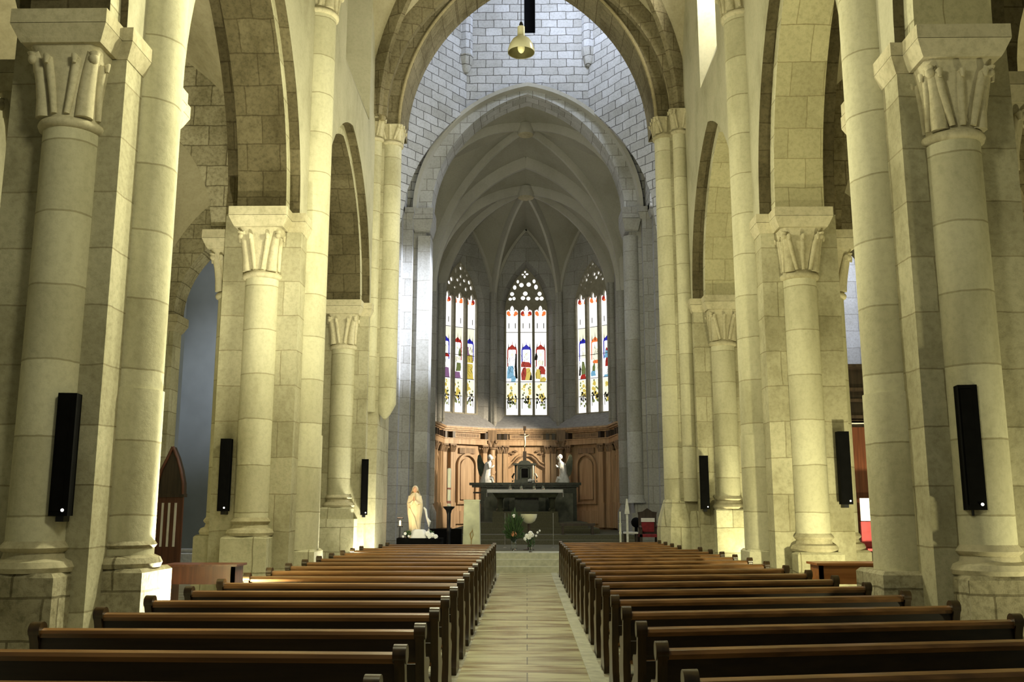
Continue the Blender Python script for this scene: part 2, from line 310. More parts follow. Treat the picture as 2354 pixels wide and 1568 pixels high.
def pier(side,Xc,Y0,pz,label,zc=7.25,cross=False,low=None,rough=False,shaft_step=None):
    Xw=(XwL if side<0 else XwR)(Y0+1.2); Yc=Y0+1.2; t=thing('stone_pier',label,'pier',(Xc,Yc,0),None)
    aX=Xc+side*.75; X0,X1=sorted((Xw,aX)); core=MB().box(X0,X1,Y0+.4,(27.3 if cross else Y0+2.0),0,zc-.02)
    if cross:
        j=side*4.05; a,b=sorted((j,side*6.6)); core.box(a,b,Y0+.75,27.3,0,12.62)
    core.build('pier_core',M['core'],t)
    cols=[('west',Xc,Y0+.42,.31)] + ([] if cross else [('east',Xc,Y0+1.98,.31)]) + [('aisle',Xc+side*.78,Yc,.29)]
    for nm,x,y,r in cols:
        MB().lathe(x,y,[(r,pz),(r,zc-1.25)],32).build('column_shaft',M['drum'],t)
        capital(x,y,r,zc-1.25 if nm!='aisle' else zc-1.45,zc-.36 if nm!='aisle' else zc-.56,.4,sty=0 if side<0 else 1).build('capital',M['carve'],t,ang=50)
        mb=MB(); base(mb,x,y,r,pz); mb.build('column_base',M['carve'],t)
        mb=MB(); plinth(mb,x,y,r+.1,pz,low if nm=='west' else None); mb.build('plinth',M['rough'] if (rough and nm=='west') else M['block'],t)
    im=MB(); 
    for nm,x,y,r in cols:
        dz=0 if nm!='aisle' else -.2
        if nm=='aisle': a,b=sorted((x+side*.42,x-side*.6)); impost(im,a,b,y-.42,y+.42,zc-.36+dz,zc+dz,.1)
        else: impost(im,x-.44,x+.44,(y-.44 if nm=='west' else y-.3),(y+.3 if nm=='west' else y+.44),zc-.36,zc,.1)
    X0,X1=sorted((Xw,Xc)); impost(im,X0,X1,Y0+.4,(27.3 if cross else Y0+2.0),zc-.36,zc,.09)
    im.build('abacus',M['carve'],t)
    if not cross:
        r=.34; z1=11.75
        sh=MB().lathe(Xw,Yc,[(r+.02,pz if rough else .97),(r+.02,3.1),(r,3.1),(r,z1)],32)
        sh.build('nave_shaft',M['drum'],t)
        capital(Xw,Yc,r,z1,z1+.75,.42).build('capital',M['carve'],t,ang=50)
        MB().box(Xw-.5,Xw+.5,Yc-.5,Yc+.5,z1+.76,z1+1.0).build('abacus',M['carve'],t)
        mb=MB(); (base(mb,Xw,Yc,r,pz) if side<0 and rough else None)
        plinth(mb,Xw,Yc,r+(.1 if rough else .03),pz if rough else .98); mb.build('shaft_base',M['rough'] if rough else M['block'],t)
    else:
        # responds of the crossing arch
        cx,cy=side*3.93+.03,Y0+1.05
        bot=4.55 if side<0 else 1.9; r=.3
        mb=MB().lathe(cx,cy,([(.03,bot-.42),(.14,bot-.3),(r*.8,bot-.12),(r,bot)] if side<0 else [(r,bot)])+[(r,12.05)],28)
        mb.build('respond_shaft',M['drum'],t)
        mb=MB().lathe(side*4.32,Y0+.78,[(.2,(4.3 if side<0 else 1.9)),(.2,12.1)],20); mb.build('respond_shaft',M['drum'],t)
        capital(cx,cy,r,12.05,12.6,.36,sty=1).build('capital',M['carve'],t,ang=50)
        capital(side*4.32,Y0+.78,.2,12.1,12.75,.3).build('capital',M['carve'],t,ang=50)
        if side>0:
            mb=MB().loft([[(cx+w*c,cy+w*s,z) for c,s in ((-1,-.5),(-.5,-1),(.6,-1),(1,-.5),(1,1),(-1,1))] for w,z in ((.46,0),(.46,1.15),(.42,1.45),(.30,1.9),(.28,1.95))])
            mb.loft([[(4.5+w*c,Y0+.8+w*s,z) for c,s in ((-1,-.5),(-.5,-1),(.6,-1),(1,-.5),(1,1),(-1,1))] for w,z in ((.3,0),(.3,1.25),(.22,1.6),(.2,1.65))]); mb.build('respond_base',M['block'],t)
    return t
PL_=[pier(-1,-5.22,9.65,1.08,'nearest pier on the left of the nave, chalky round shafts over rough lower blocks',rough=True,low=.13),
 pier(-1,-4.97,16.6,1.25,'middle pier on the left, behind the nearest one, with leafy capitals and smooth drums'),
 pier(-1,-4.97,24.5,1.75,'farthest pier on the left at the crossing, its corbelled shaft stopping above the pews',cross=True,low=1.45)]
PR_=[pier(1,5.06,10.15,1.03,'nearest pier on the right of the nave, worn drums with grey-green weathering',rough=True),
 pier(1,5.16,16.8,.97,'middle pier on the right, glowing at its foot beside the small desk'),
 pier(1,5.22,24.1,1.71,'farthest pier on the right at the crossing, its shaft brightly floodlit from below',cross=True)]
# ------------------------------------------------------------------ arcade arches and nave walls
yL=[2.65,9.65,16.6,24.5]; yR=[3.15,10.15,16.8,24.1]; XcL=[-5.3,-5.22,-4.97,-4.97]; XcR=[5.0,5.06,5.16,5.22]
bays=['between the camera and the nearest pier','between the nearest and the middle pier','between the middle and the crossing pier']
for side,ys,xs,Xw in ((-1,yL,XcL,XwL),(1,yR,XcR,XwR)):
    wall=MB(); up=MB(); sn='left' if side<0 else 'right'
    for i in range(3):
        a=ys[i]+2.4-.12; b=ys[i+1]+.12; m=(a+b)/2; h=(b-a)/2; rise=(3.55 if i==2 else 4.35)
        xc=(xs[i]+xs[i+1])/2
        pts=[(m+u,7.25+z) for u,z in full(h,rise,16)]
        f=lambda u,x0=xs[i],x1=xs[i+1],a=a,b=b,s=side:x0+(x1-x0)*(u-a)/(b-a)
        band=MB(); outer=[(m+u,7.25+z) for u,z in full(h+.45,rise+.45,16)]
        vs=[];fs=[]
        for (u,z),(u2,z2) in zip(pts,outer):
            for w in (f(u)-.46,f(u)+.46): vs+=[(w,u,z),(w,u2,z2)]
        for k in range(len(pts)-1):
            q=4*k; fs+=[(q,q+4,q+5,q+1),(q+2,q+3,q+7,q+6),(q,q+2,q+6,q+4)]
        band.add(vs,fs)
        for k in range(len(band.m)): band.m[k]=0 if k%3==2 else 1
        o=band.build('arcade_arch',[M['archShade'] if side<0 else M['archLit'],M['block']],loc=(xc,m,7.25))
        tag(o,f'coursed stone inner arch of the {sn} arcade '+bays[i],'arch')
        h2=h+.27; r2=rise+.27
        op=[(m+u,7.25+z) for u,z in full(h2,r2,16)]
        A=ys[i]+1.2; B=ys[i+1]+1.2
        ff=lambda u:Xw(u); 
        xin=lambda u,f=f,s=side:f(u)-s*.3
        back=lambda u,f=f,s=side:f(u)+s*.75
        archwall(wall,op,A,B,7.25,12.2,ff,back,fY,1)
    # upper wall, with a deep splayed window in the last bay
    A=ys[0]+1.2; B=ys[3]+1.0
    wy0,wy1,wz=(20.3,22.4,12.3) if side>0 else (20.6,24.0,12.2)
    segs=[(A,wy0,12.2,22),(wy1,B,12.2,22),(wy0,wy1,12.2,wz)]
    for p,q,z0,z1 in segs:
        for k in range(4):
            u0=p+(q-p)*k/4;u1=p+(q-p)*(k+1)/4
            vs=[(Xw(u0),u0,z0),(Xw(u1),u1,z0),(Xw(u1),u1,z1),(Xw(u0),u0,z1),(Xw(u0)+side*.9,u0,z0),(Xw(u1)+side*.9,u1,z0),(Xw(u1)+side*.9,u1,z1),(Xw(u0)+side*.9,u0,z1)]
            wall.add(vs,[(0,1,2,3),(4,7,6,5),(0,4,5,1),(3,2,6,7),(0,3,7,4),(1,5,6,2)])
    AM=M['archShade']; w=struct(wall.build('wall_'+sn,[M['plaster'],AM]))
    # splayed reveal of the high window
    xi,xo=Xw(21.5),Xw(21.5)+side*.85
    sp=MB().add([(xi,wy0,wz),(xi,wy1,wz),(xo,wy1-.3,wz+2.2),(xo,wy0+.5,wz+2.2),(xi,wy0,22),(xo,wy0+.5,22),(xi,wy1,22),(xo,wy1-.3,22)],[(0,1,2,3),(0,3,5,4),(1,6,7,2),(3,2,7,5)])
    sp.build('window_splay',M['plaster'],w)
    gl=MB().box(xo-side*.02,xo+side*.02,wy0+.5,wy1-.3,wz+2.2,22)
    gl.build('window_pane',G[1] if side>0 else M['plaster'],w)
# ------------------------------------------------------------------ vault helper
def rib(mb,pts,side,w=.14,h=.3):
    prof=[(-w,.12),(-w,-.06),(-w*.45,-h),(w*.45,-h),(w,-.06),(w,.12)]
    P=[Vector(p) for p in pts]; t=(P[1]-P[0]).normalized(); S=Vector(side)
    # orient so that negative n points to the inside (down)
    tt=(P[-1]-P[len(P)//2]).normalized(); nn=tt.cross(S)
    if nn.z<0: S=-S
    mb.sweep(P,prof,S)
def quad(x0,x1,y0,y1,zs,zk,zf,zt,webs,ribs=None,w=.14,h=.28):
    cx,cy=(x0+x1)/2,(y0+y1)/2; K=(cx,cy,zk); cs=[(x0,y0,zs),(x1,y0,zs),(x1,y1,zs),(x0,y1,zs)]
    mids=[(cx,y0,zt),(x1,cy,zf),(cx,y1,zt),(x0,cy,zf)]
    for i in range(4):
        a,b=cs[i],cs[(i+1)%4]; m=mids[i]
        for s in (a,b): webs.ruled(arcSK(s,K),arcSK(s,m),5)
    if ribs is not None:
        for c in cs:
            d=Vector((K[0]-c[0],K[1]-c[1],0)).normalized(); rib(ribs,arcSK(c,K),(-d.y,d.x,0),w,h)
        for i in (0,2):
            for c in (cs[i],cs[(i+1)%4]): rib(ribs,arcSK(c,mids[i]),(0,1,0),w*1.4,h*1.3)
# nave vault
wv=MB(); rv=MB()
for a,b in ((3.9,10.95),(10.95,17.9),(17.9,25.0)): quad(-4.35,4.5,a,b,12.75,18.2,17.6,17.8,wv,rv,.16,.3)
cl=struct(wv.build('ceiling',M['navevault'],ang=60)); rv.build('vault_ribs',M['arch'],cl)
# ------------------------------------------------------------------ crossing arch
def arcband(mb,cx,half,rise,zs,t0,t1,y0,y1,n=20,q=1):
    A=full(half+t0,rise+t0*q,n);B=full(half+t1,rise+t1*q,n);vs=[];fs=[]
    for (u,z),(u2,z2) in zip(A,B): vs+=[(cx+u,y0,zs+z),(cx+u2,y0,zs+z2),(cx+u,y1,zs+z),(cx+u2,y1,zs+z2)]
    for k in range(len(A)-1):
        q=4*k; fs+=[(q,q+4,q+5,q+1),(q+2,q+3,q+7,q+6),(q,q+2,q+6,q+4),(q+1,q+5,q+7,q+3)]
    mb.add(vs,fs)
t=thing('crossing_arch','big pointed arch closing the nave, brown-green stone with rolled mouldings','arch',(.05,25.5,12.1))
mb=MB(); arcband(mb,.05,3.65,5.3,12.6,0,.42,25.3,26.7); mb.build('inner_order',M['arch'],t)
mb=MB(); arcband(mb,.05,3.65,5.3,12.6,.42,.9,25.0,26.9); mb.build('outer_order',M['arch'],t)
mb=MB()
for off,y,r in ((.5,24.98,.10),(.86,24.95,.16),(.06,25.3,.05)):
    mb.tube([(.05+u,y,12.6+z) for u,z in full(3.65+off,5.3+off,20)],r,8)
mb.build('roll_moulding',M['arch2'],t)
mb=MB(); archwall(mb,[(.05+u,12.6+z) for u,z in full(4.5,6.15,20)],-6,6,12.6,22,25.05,27.0,fX)
struct(mb.build('wall_crossing_west',M['plaster']))
# ------------------------------------------------------------------ crossing, lantern, choir arch
t=thing('choir_arch','broad pale choir arch with a hood moulding under the lantern','arch',(.07,34,12.6))
CH,CR,CZ=3.62,4.7,12.65
mb=MB(); arcband(mb,.07,CH,CR,CZ,0,.58,33.5,34.6,q=.42); mb.build('arch_ring',stone('stone_voussoir',(.62,.63,.65),bw=.5,bh=.45,stain=.35,joint=.45),t)
mb=MB(); A=full(CH+.58,CR+.26,22); mb.sweep([(.07+u,33.4,CZ+z) for u,z in A],[(.14,-.1),(-.14,-.04),(-.16,.1),(.14,.16)],(0,1,0)); mb.build('hood_moulding',M['rib'],t)
mb=MB(); archwall(mb,[(.07+u,CZ+z) for u,z in full(CH+.56,CR+.22,22)],-5.4,5.4,12.6,18.2,33.55,34.5,fX)
mb.box(-2.27,-.05,33.55,34.5,18.2,30).box(.38,2.4,33.55,34.5,18.2,30).box(-.05,.38,33.55,34.5,18.2,19.9)
wl=struct(mb.build('wall_lantern_east',M['lantern'],smooth=False))
MB().box(-.2,.55,34.3,34.4,20,30).build('slit_window',M['black'],wl)['label']='tall dark slit opening'
for sg in (-1,1):
    # oblique lantern face, its foot following the hood of the choir arch
    xa=(-2.27 if sg<0 else 2.4); xb=sg*4.45; ya,yb=33.52,30.6; vs=[];fs=[]; n=14
    for k in range(n+1):
        q=k/n; x=xa+(xb-xa)*q; y=ya+(yb-ya)*q; u=abs(x-.07); 
        hh=parc(CH+.75,CR+.35,40); z=CZ-.2
        for (a0,b0),(a1,b1) in zip(hh,hh[1:]):
            if a1<=u<=a0: z=CZ+b0+(b1-b0)*(a0-u)/(a0-a1+1e-9)
        if u>CH+.75: z=CZ-.2
        z-=q*1.5
        vs+=[(x,y,z),(x,y,30),(x-.0+sg*.2,y+.6,z),(x+sg*.2,y+.6,30)]
    for k in range(n): q=4*k; fs+=[(q,q+4,q+5,q+1),(q+2,q+3,q+7,q+6),(q,q+2,q+6,q+4)]
    struct(MB().add(vs,fs).build('wall_lantern_'+('northeast' if sg<0 else 'southeast'),M['lantern'],smooth=False))
    # corner shaft with corbel
    z0=18.75 if sg<0 else 19.0
    mb=MB().lathe(xa+sg*.02,33.42,[(.08,z0-.55),(.17,z0-.45),(.27,z0+.05),(.3,z0+.12),(.24,z0+.2),(.24,27)],8)
    tag(mb.build('lantern_shaft',M['lantern'],loc=(xa,33.45,z0)),('left' if sg<0 else 'right')+' corner shaft of the lantern ending in a tapered corbel','shaft')
    # transept side: wall with arch, lantern side wall
    mb=MB(); archwall(mb,[(29.7+u,12.4+z) for u,z in full(2.4,3.1,14)],27.0,33.5,12.4,30,sg*4.45,sg*5.4,fY)
    struct(mb.build('wall_crossing_'+('north' if sg<0 else 'south'),M['lantern']))
    # stepped respond of the choir arch
    t=thing('stone_respond',('left' if sg<0 else 'right')+' stepped respond of the choir arch, '+('washed by cold white daylight' if sg<0 else 'in green-grey shade with plain blocks'),'pier',(sg*4.2,33.3,0))
    mb=MB()
    for a,b,y in ((3.75,5.6,33.2),(4.2,5.6,32.85),(4.55,5.6,32.45),(4.95,5.6,32.0)):
        x0,x1=sorted((sg*a+.05,sg*b)); mb.box(x0,x1,y,34.6,0,12.2)
    mb.build('pilasters',M['grey'],t)
    if sg>0: MB().lathe(3.87,33.35,[(.36,1.9),(.29,2.05),(.29,11.6)],24).build('half_column',M['greydrum'],t)
    else: MB().box(-3.98,-3.52,33.05,34,0.5,11.6).build('pilaster_strip',M['greydrum'],t)
    mb=MB(); x0,x1=sorted((sg*3.62+.05,sg*4.1)); impost(mb,x0,x1,33.1,34.2,11.75,12.65,.13)
    for a,y in ((4.2,32.85),(4.55,32.45)): x0,x1=sorted((sg*a,sg*(a+.4))); impost(mb,x0,x1,y,33.6,12.15,12.6,.1)
    mb.build('impost',M['grey'],t)
    mb=MB(); x0,x1=sorted((sg*3.55+.05,sg*5.65)); mb.frust((x0,x1,32.6,34.4),0,(x0+.03,x1-.03,32.65,34.4),1.55); mb.build('plinth',M['grey'],t)
    # transept
    mb=MB(); x0,x1=sorted((sg*5.4,sg*13)); mb.box(x0,x1,33.5,34,0,17).box(sg*13,sg*13.4,26,34,0,7)
    x0,x1=sorted((sg*10.2,sg*13)); mb.box(x0,x1,26.6,27.2,0,17); x0,x1=sorted((sg*5,sg*13.4)); mb.box(x0,x1,26.6,34,17,17.3)
    mb.box(sg*13,sg*13.4,26,28.5,7,17).box(sg*13,sg*13.4,31.5,34,7,17)
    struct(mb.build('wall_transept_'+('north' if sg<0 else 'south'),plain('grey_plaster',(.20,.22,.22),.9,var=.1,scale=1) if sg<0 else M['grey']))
    struct(MB().box(sg*13.1,sg*13.15,28.5,31.5,7,17).build('window_'+('4' if sg<0 else '5'),G[0]))
# dark cap of the lantern
struct(MB().box(-5.5,5.5,26.5,35,30,30.2).build('ceiling_lantern',M['lantern']))
# ------------------------------------------------------------------ aisles
for sg in (-1,1):
    sn='left' if sg<0 else 'right'; xi=sg*6.0; xo=sg*10.2; ys=yL if sg<0 else yR
    mb=MB(); x0,x1=sorted((xo,xo+sg*.5)); mb.box(x0,x1,3,26.6,0,13); struct(mb.build('wall_'+sn+'_aisle',M['plaster' if sg<0 else 'block']))
    wv=MB()
    for i in range(3):
        a,b=ys[i]+1.2,ys[i+1]+1.2; quad(min(xi-sg*.8,xo),max(xi-sg*.8,xo),a,b,7.1,11.6,11.3,11.0,wv)
    struct(wv.build('ceiling_'+sn+'_aisle',M['navevault'],ang=60))
    for i in (1,2,3):
        y=ys[i]+1.2; a,b=(6.15,9.85); m=sg*(a+b)/2; h=(b-a)/2; mb=MB()
        archwall(mb,[(m+u,7.05+z) for u,z in full(h,2.6 if i<3 else 2.5,14)],min(sg*5.3,sg*10.2),max(sg*5.3,sg*10.2),7.05,11.8 if i<3 else 17,y-.38,y+.38,fX)
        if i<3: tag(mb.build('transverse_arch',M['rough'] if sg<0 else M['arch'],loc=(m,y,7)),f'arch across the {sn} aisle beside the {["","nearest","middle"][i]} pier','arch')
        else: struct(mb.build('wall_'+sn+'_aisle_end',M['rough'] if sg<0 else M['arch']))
        t=thing('wall_pilaster',f'stone pilaster on the outer wall of the {sn} aisle facing the {["","nearest","middle","crossing"][i]} pier','pilaster',(sg*10,y,0))
        x0,x1=sorted((sg*9.85,sg*10.2)); MB().box(x0,x1,y-.3,y+.3,0,6.7).build('pilaster_shaft',M['block'],t)
        mb=MB(); impost(mb,x0,x1,y-.3,y+.3,6.6,7.05,.14); mb.build('pilaster_capital',M['carve'],t)
        mb=MB(); mb.frust((x0-.12,x1+.12,y-.42,y+.42),0,(x0-.05,x1+.05,y-.35,y+.35),.6); mb.build('pilaster_base',M['carve'],t)
# ------------------------------------------------------------------ apse
AX=.0; HS=1.55; YB=42.0; XS=3.86; XC=4.08; YC=40.15; YT=37.8; SILL=5.3
cor=[(-XC,YT),(-XS,YC),(-HS,YB),(HS,YB),(XS,YC),(XC,YT)]
def facetT(p,q):   # local x along facet left->right as seen from the nave, y outward, z up
    p=Vector((*p,0));q=Vector((*q,0)); u=(q-p).normalized(); m=(p+q)/2; n=Vector((-u.y,u.x,0))
    return Matrix(((u.x,n.x,0,m.x),(u.y,n.y,0,m.y),(0,0,1,0),(0,0,0,1))),(q-p).length
KEY=(0,39.0,15.5); sprz=10.6
# window geometry
WH=1.0; WB=5.85; WS=10.5; WR=2.3
def c2mesh(name,outer,holes,thick,mat_,T,y):
    cu=bpy.data.curves.new(name,'CURVE'); cu.dimensions='2D'; cu.fill_mode='BOTH'; cu.extrude=thick/2
    for poly in [outer]+holes:
        s=cu.splines.new('POLY'); s.points.add(len(poly)-1); s.use_cyclic_u=True
        for pt,(u,z) in zip(s.points,poly): pt.co=(u,z,0,1)
    ob=bpy.data.objects.new(name,cu); C.objects.link(ob); dg=bpy.context.evaluated_depsgraph_get()
    me=bpy.data.meshes.new_from_object(ob.evaluated_get(dg)); bpy.data.objects.remove(ob)
    R=T@Matrix(((1,0,0,0),(0,0,1,y),(0,1,0,0),(0,0,0,1))); me.transform(R); me.materials.clear(); me.materials.append(mat_)
    return me
def ell(x,z,a,b,n=12,rot=0):
    r=[]
    for k in range(n):
        u,w=a*math.cos(2*PI*k/n),b*math.sin(2*PI*k/n); r.append((x+u*math.cos(rot)-w*math.sin(rot),z+u*math.sin(rot)+w*math.cos(rot)))
    return r
def lancet(c,w,zb,zh):
    p=[(c-w,zb),(c+w,zb),(c+w,zh-.30)]
    p+=[(c+w*.98,zh-.16),(c+w*.55,zh-.10),(c+w*.32,zh-.2),(c+w*.32,zh-.08),(c+w*.22,zh+.02),(c,zh+.08)]
    p+=[(c-w*.22,zh+.02),(c-w*.32,zh-.08),(c-w*.32,zh-.2),(c-w*.55,zh-.10),(c-w*.98,zh-.16),(c-w,zh-.30)]
    return p
holesets=[
 [(280,133,18,24),(280,185,18,20),(207,195,13,38),(343,195,12,24),(353,243,13,18),(280,258,14,20),(248,290,16,18),(318,295,17,18),(278,330,13,20),(143,308,24,26),(185,285,20,26),(373,308,20,24),(410,355,22,28),(220,357,14,14),(335,383,16,22)],
 [(307,118,13,20),(285,153,16,13),(330,153,16,13),(307,178,13,20),(207,212,17,28),(202,278,18,26),(275,258,22,24),(347,253,22,24),(415,215,18,28),(418,277,18,27),(170,340,22,24),(145,387,24,24),(202,387,20,24),(313,340,23,24),(290,383,22,22),(343,387,20,21),(453,342,20,24),(428,388,20,20),(482,385,22,24)],
 [(277,150,20,24),(327,145,19,24),(302,190,20,20),(380,163,17,20),(225,195,14,20),(177,300,12,26),(177,343,12,16),(227,268,17,22),(272,258,13,18),(252,300,20,26),(342,250,19,22),(388,240,18,22),(362,280,20,22),(440,243,16,26),(440,290,16,16),(240,375,10,10),(305,320,12,10)]]
conv=[lambda x,y:((x-272)/190,WB+(1455-(y-(x-272)*.11))/192),lambda x,y:((x-322)/210,WB+(1485-y)/200),lambda x,y:((x-322)/205,WB+(1450-(y+(x-322)*.13))/190)]
facets=[(cor[1],cor[2]),(cor[2],cor[3]),(cor[3],cor[4])]
# figures in the lights: canopy colour, robe pieces (colour, u0,u1,z0,z1 in 0..1 of the figure band)
figs=[[(BL,[(VI,-.6,.7,0,.28),(RE,-.9,.6,.58,.68),(W_,-.5,.5,.3,.58),(PL,-.2,.3,.75,.92)]),
       (RE,[(VI,-.7,.5,0,.18),(GN,-.2,.6,.2,.45),(PL,-.6,.5,.5,.62),(GN,.2,.6,.65,.9)]),
       (BL,[(GO,-.6,.6,0,.45),(GO,-.7,.6,.48,.72),(VI,-.6,0,.7,.95),(PL,-.1,.5,.75,.95)])],
      [(RE,[(SK,-.7,.3,.1,.52),(W_,-.5,.3,.6,.95),(LD,.4,.7,.1,.9),(SK,-.1,.5,.0,.2)]),
       (BL,[(RE,-.7,.6,.48,.64),(RE,-.7,.1,.05,.47),(GO,-.1,.6,.05,.45),(LD,.5,.75,.05,.3),(W_,-.4,.5,.65,.95)]),
       (RE,[(RE,-.3,.6,.25,.5),(GO,-.7,.0,.1,.4),(GO,-.1,.7,.0,.15),(LD,-.75,-.45,.7,.95),(PL,-.4,.4,.55,.7)])],
      [(BL,[(LD,-.7,-.5,.1,.5),(GN,-.3,.3,.1,.5),(RE,-.5,.4,0,.14),(W_,-.5,.3,.55,.9),(PL,-.2,.4,.6,.8)]),
       (OR,[(PL,-.5,.7,.5,.85),(OR,-.4,.5,.42,.52),(SK,-.8,.0,.05,.22),(GN,-.5,.0,.2,.42),(PL,.0,.5,.2,.42)]),
       (BL,[(RE,-.4,.7,.3,.6),(SK,-.5,.8,.55,.8),(LD,.5,.7,.1,.55),(SK,-.7,.9,.0,.06),(RE,-.2,.4,.75,.9)])]]
apw=MB()
for fi,(p,q) in enumerate(facets):
    T0,Ln=facetT(p,q); hl=Ln/2; u0=(-.2,0,.2)[fi]; DD=(.22,.42,.22)[fi]; ZH=(5.42,5.08,5.42)[fi]; T=T0@Matrix.Translation((u0,0,0))
    # wall with splayed window opening
    op=[(u,WS+z) for u,z in full(WH,WR,14)]; of=[(u*1.22,(WS-.05)+z*1.13) for u,z in full(WH,WR,14)]
    w=MB(T); top=17
    P=[(of[0][0],WB-.5)]+of+[(of[-1][0],WB-.5)]; I=[(op[0][0],WB)]+op+[(op[-1][0],WB)]
    vs=[];fs=[]
    for (u,z),(u2,z2) in zip(P,I): vs+=[(u,0,z),(u,0,top),(u2,DD,z2),(u2,DD+.15,z2)]
    for k in range(len(P)-1): a=4*k; fs+=[(a,a+4,a+5,a+1),(a,a+2,a+6,a+4),(a+2,a+3,a+7,a+6)]
    w.add(vs,fs)
    for s in (-1,1):
        e=P[-1][0] if s>0 else P[0][0]; w.add([(s*hl-u0,0,0),(e,0,0),(e,0,top),(s*hl-u0,0,top)],[(0,1,2,3)])
    w.add([(-hl-u0,0,0),(hl-u0,0,0),(hl-u0,0,SILL),(-hl-u0,0,SILL)],[(0,1,2,3)])
    wo=struct(w.build('wall_apse_'+('northeast','east','southeast')[fi],M['grey']))
    a_,b_=-hl-u0,hl-u0; s=MB(T).add([(a_,-.42,SILL-.05),(b_,-.42,SILL-.05),(1.12,DD,WB),(-1.12,DD,WB),(a_,-.42,SILL-.12),(b_,-.42,SILL-.12),(a_,0,SILL),(b_,0,SILL)],[(0,1,2,3),(0,4,5,1),(0,3,6),(1,7,2)])
    s.build('sloping_sill',M['sill'],wo)
    # window
    lo=T@Vector((0,DD+.03,WB)); wt=bpy.data.objects.new(f'window_{fi+1}',None); C.objects.link(wt); wt.location=lo; struct(wt)
    wt['label']=('left','middle','right')[fi]+' stained glass window of the apse with three lights and tracery'
    cen=(-.66,0,.66) ; lw=.27
    E_=[list(conv[fi](x,y))+[a/205,b/205] for x,y,a,b in holesets[fi]]
    for e in E_: e[1]=max(e[1],WB+ZH+.15+e[3])
    def inside(u,z,mg=.045):
        h=max(0,z-WS); R_=(WH*WH+WR*WR)/(2*WH); c_=R_-WH
        return R_*R_-h*h>0 and abs(u)<math.sqrt(R_*R_-h*h)-c_-mg
    for it in range(60):
        bad=False
        for i,A in enumerate(E_):
            if not all(inside(*p) for p in ell(*A)): A[0]*=.97; A[1]-=.006; A[2]*=.97; A[3]*=.97; bad=True
            if A[1]-A[3]<WB+ZH+.12: A[1]+=.01
            for Bq in E_[i+1:]:
                def hit(P_,Q_): return any(((u-Q_[0])/(Q_[2]+.012))**2+((z-Q_[1])/(Q_[3]+.012))**2<1 for u,z in ell(*P_))
                if hit(A,Bq) or hit(Bq,A):
                    for e in (A,Bq): e[2]*=.96; e[3]*=.96
                    bad=True
        if not bad: break
    E_=[A for A in E_ if all(inside(u,z,.01) for u,z in ell(*A))]
    hs=[lancet(c,lw,WB+.04,WB+ZH) for c in cen]+[ell(*A) for A in E_]
    outer=[(-WH-.02,WB-.02),(WH+.02,WB-.02)]+[(u*1.01,z) for u,z in op[::-1]]
    me=c2mesh('tracery',outer,hs,.14,M['tracery'],T,DD+.05); me.transform(Matrix.Translation(-lo)); o=bpy.data.objects.new('tracery',me); C.objects.link(o); o.parent=wt
    g=MB(T)
    def poly(col,pts,d=.895):
        g.mi=col; g.add([(u,d-.75+DD,z) for u,z in pts],[tuple(range(len(pts)))])
    def blobp(col,x,z,a,b,d): 
        poly(col,[(x+a*(.8+.35*random.random())*math.cos(2*PI*k/9),z+b*(.8+.35*random.random())*math.sin(2*PI*k/9)) for k in range(9)],d)
    poly(W_,[(-1.02,WB-.05),(1.02,WB-.05)]+[(u*1.02,z) for u,z in op[::-1]],.92)
    for li,c in enumerate(cen):
        can,rob=figs[fi][li]; z0=WB+.04
        rnd=random.Random(fi*7+li)
        for sx in (-1,1): blobp(OR if (li+fi)%2 else RE,c+sx*.17,z0+ZH-.32,.09,.12,.90); blobp(OR,c+sx*.12,z0+ZH-.39,.06,.06,.899)
        for sx in (-.15,.15): poly(LD,[(c+sx-.018,z0+4.05),(c+sx+.018,z0+4.05),(c+sx+.018,z0+4.3),(c+sx-.018,z0+4.3)])
        if fi!=1: poly(PL,[(c-lw,z0+3.3),(c+lw,z0+3.3),(c+lw,z0+3.85),(c-lw,z0+3.85)],.91)
        # canopy with pinnacles
        zc=z0+3.02+(.1 if fi!=1 else -.02)
        poly(can,[(c-.22,zc),(c-.2,zc+.14),(c-.1,zc+.2),(c,zc+.3),(c+.1,zc+.2),(c+.2,zc+.14),(c+.22,zc),(c+.12,zc+.05),(c-.12,zc+.05)],.897)
        for sx,h in ((-.17,.3),(0,.42),(.17,.3)): poly(can if (sx==0 and fi==1) else LD,[(c+sx-.022,zc+.12),(c+sx+.022,zc+.12),(c+sx,zc+.12+h)],.896)
        for sx in (-.2,.2): poly(can,[(c+sx-.025,zc-.75),(c+sx+.025,zc-.75),(c+sx+.025,zc+.05),(c+sx-.025,zc+.05)],.898)
        # figure band
        F0=z0+1.55; FH=zc-F0-.02
        blobp(PL,c,F0+FH*.88,.07,.09,.893)
        for col,a,b,s0,s1 in rob:
            x0,x1=c+max(-.26,a*.33),c+min(.26,b*.33); za,zb=F0+FH*s0,F0+FH*s1; j=lambda k:rnd.uniform(-.03,.03)
            poly(col,[(x0+j(0),za),(x1+j(0),za+j(0)),(x1+j(0),(za+zb)/2),(x1-.04+j(0),zb),(x0+.05+j(0),zb+j(0)),(x0+j(0),(za+zb)/2)],.895-.0004*rob.index((col,a,b,s0,s1)))
        for k in range(16):   # lead lines
            x=c+rnd.uniform(-.2,.2); z=F0+rnd.uniform(0,FH); a=rnd.uniform(-1.2,1.2)+PI/2; l=rnd.uniform(.1,.35); dx,dz=math.cos(a)*l,math.sin(a)*l
            x2=max(c-.26,min(c+.26,x+dx)); poly(LD,[(x-.008,z),(x+.008,z),(x2+.008,z+dz),(x2-.008,z+dz)],.892)
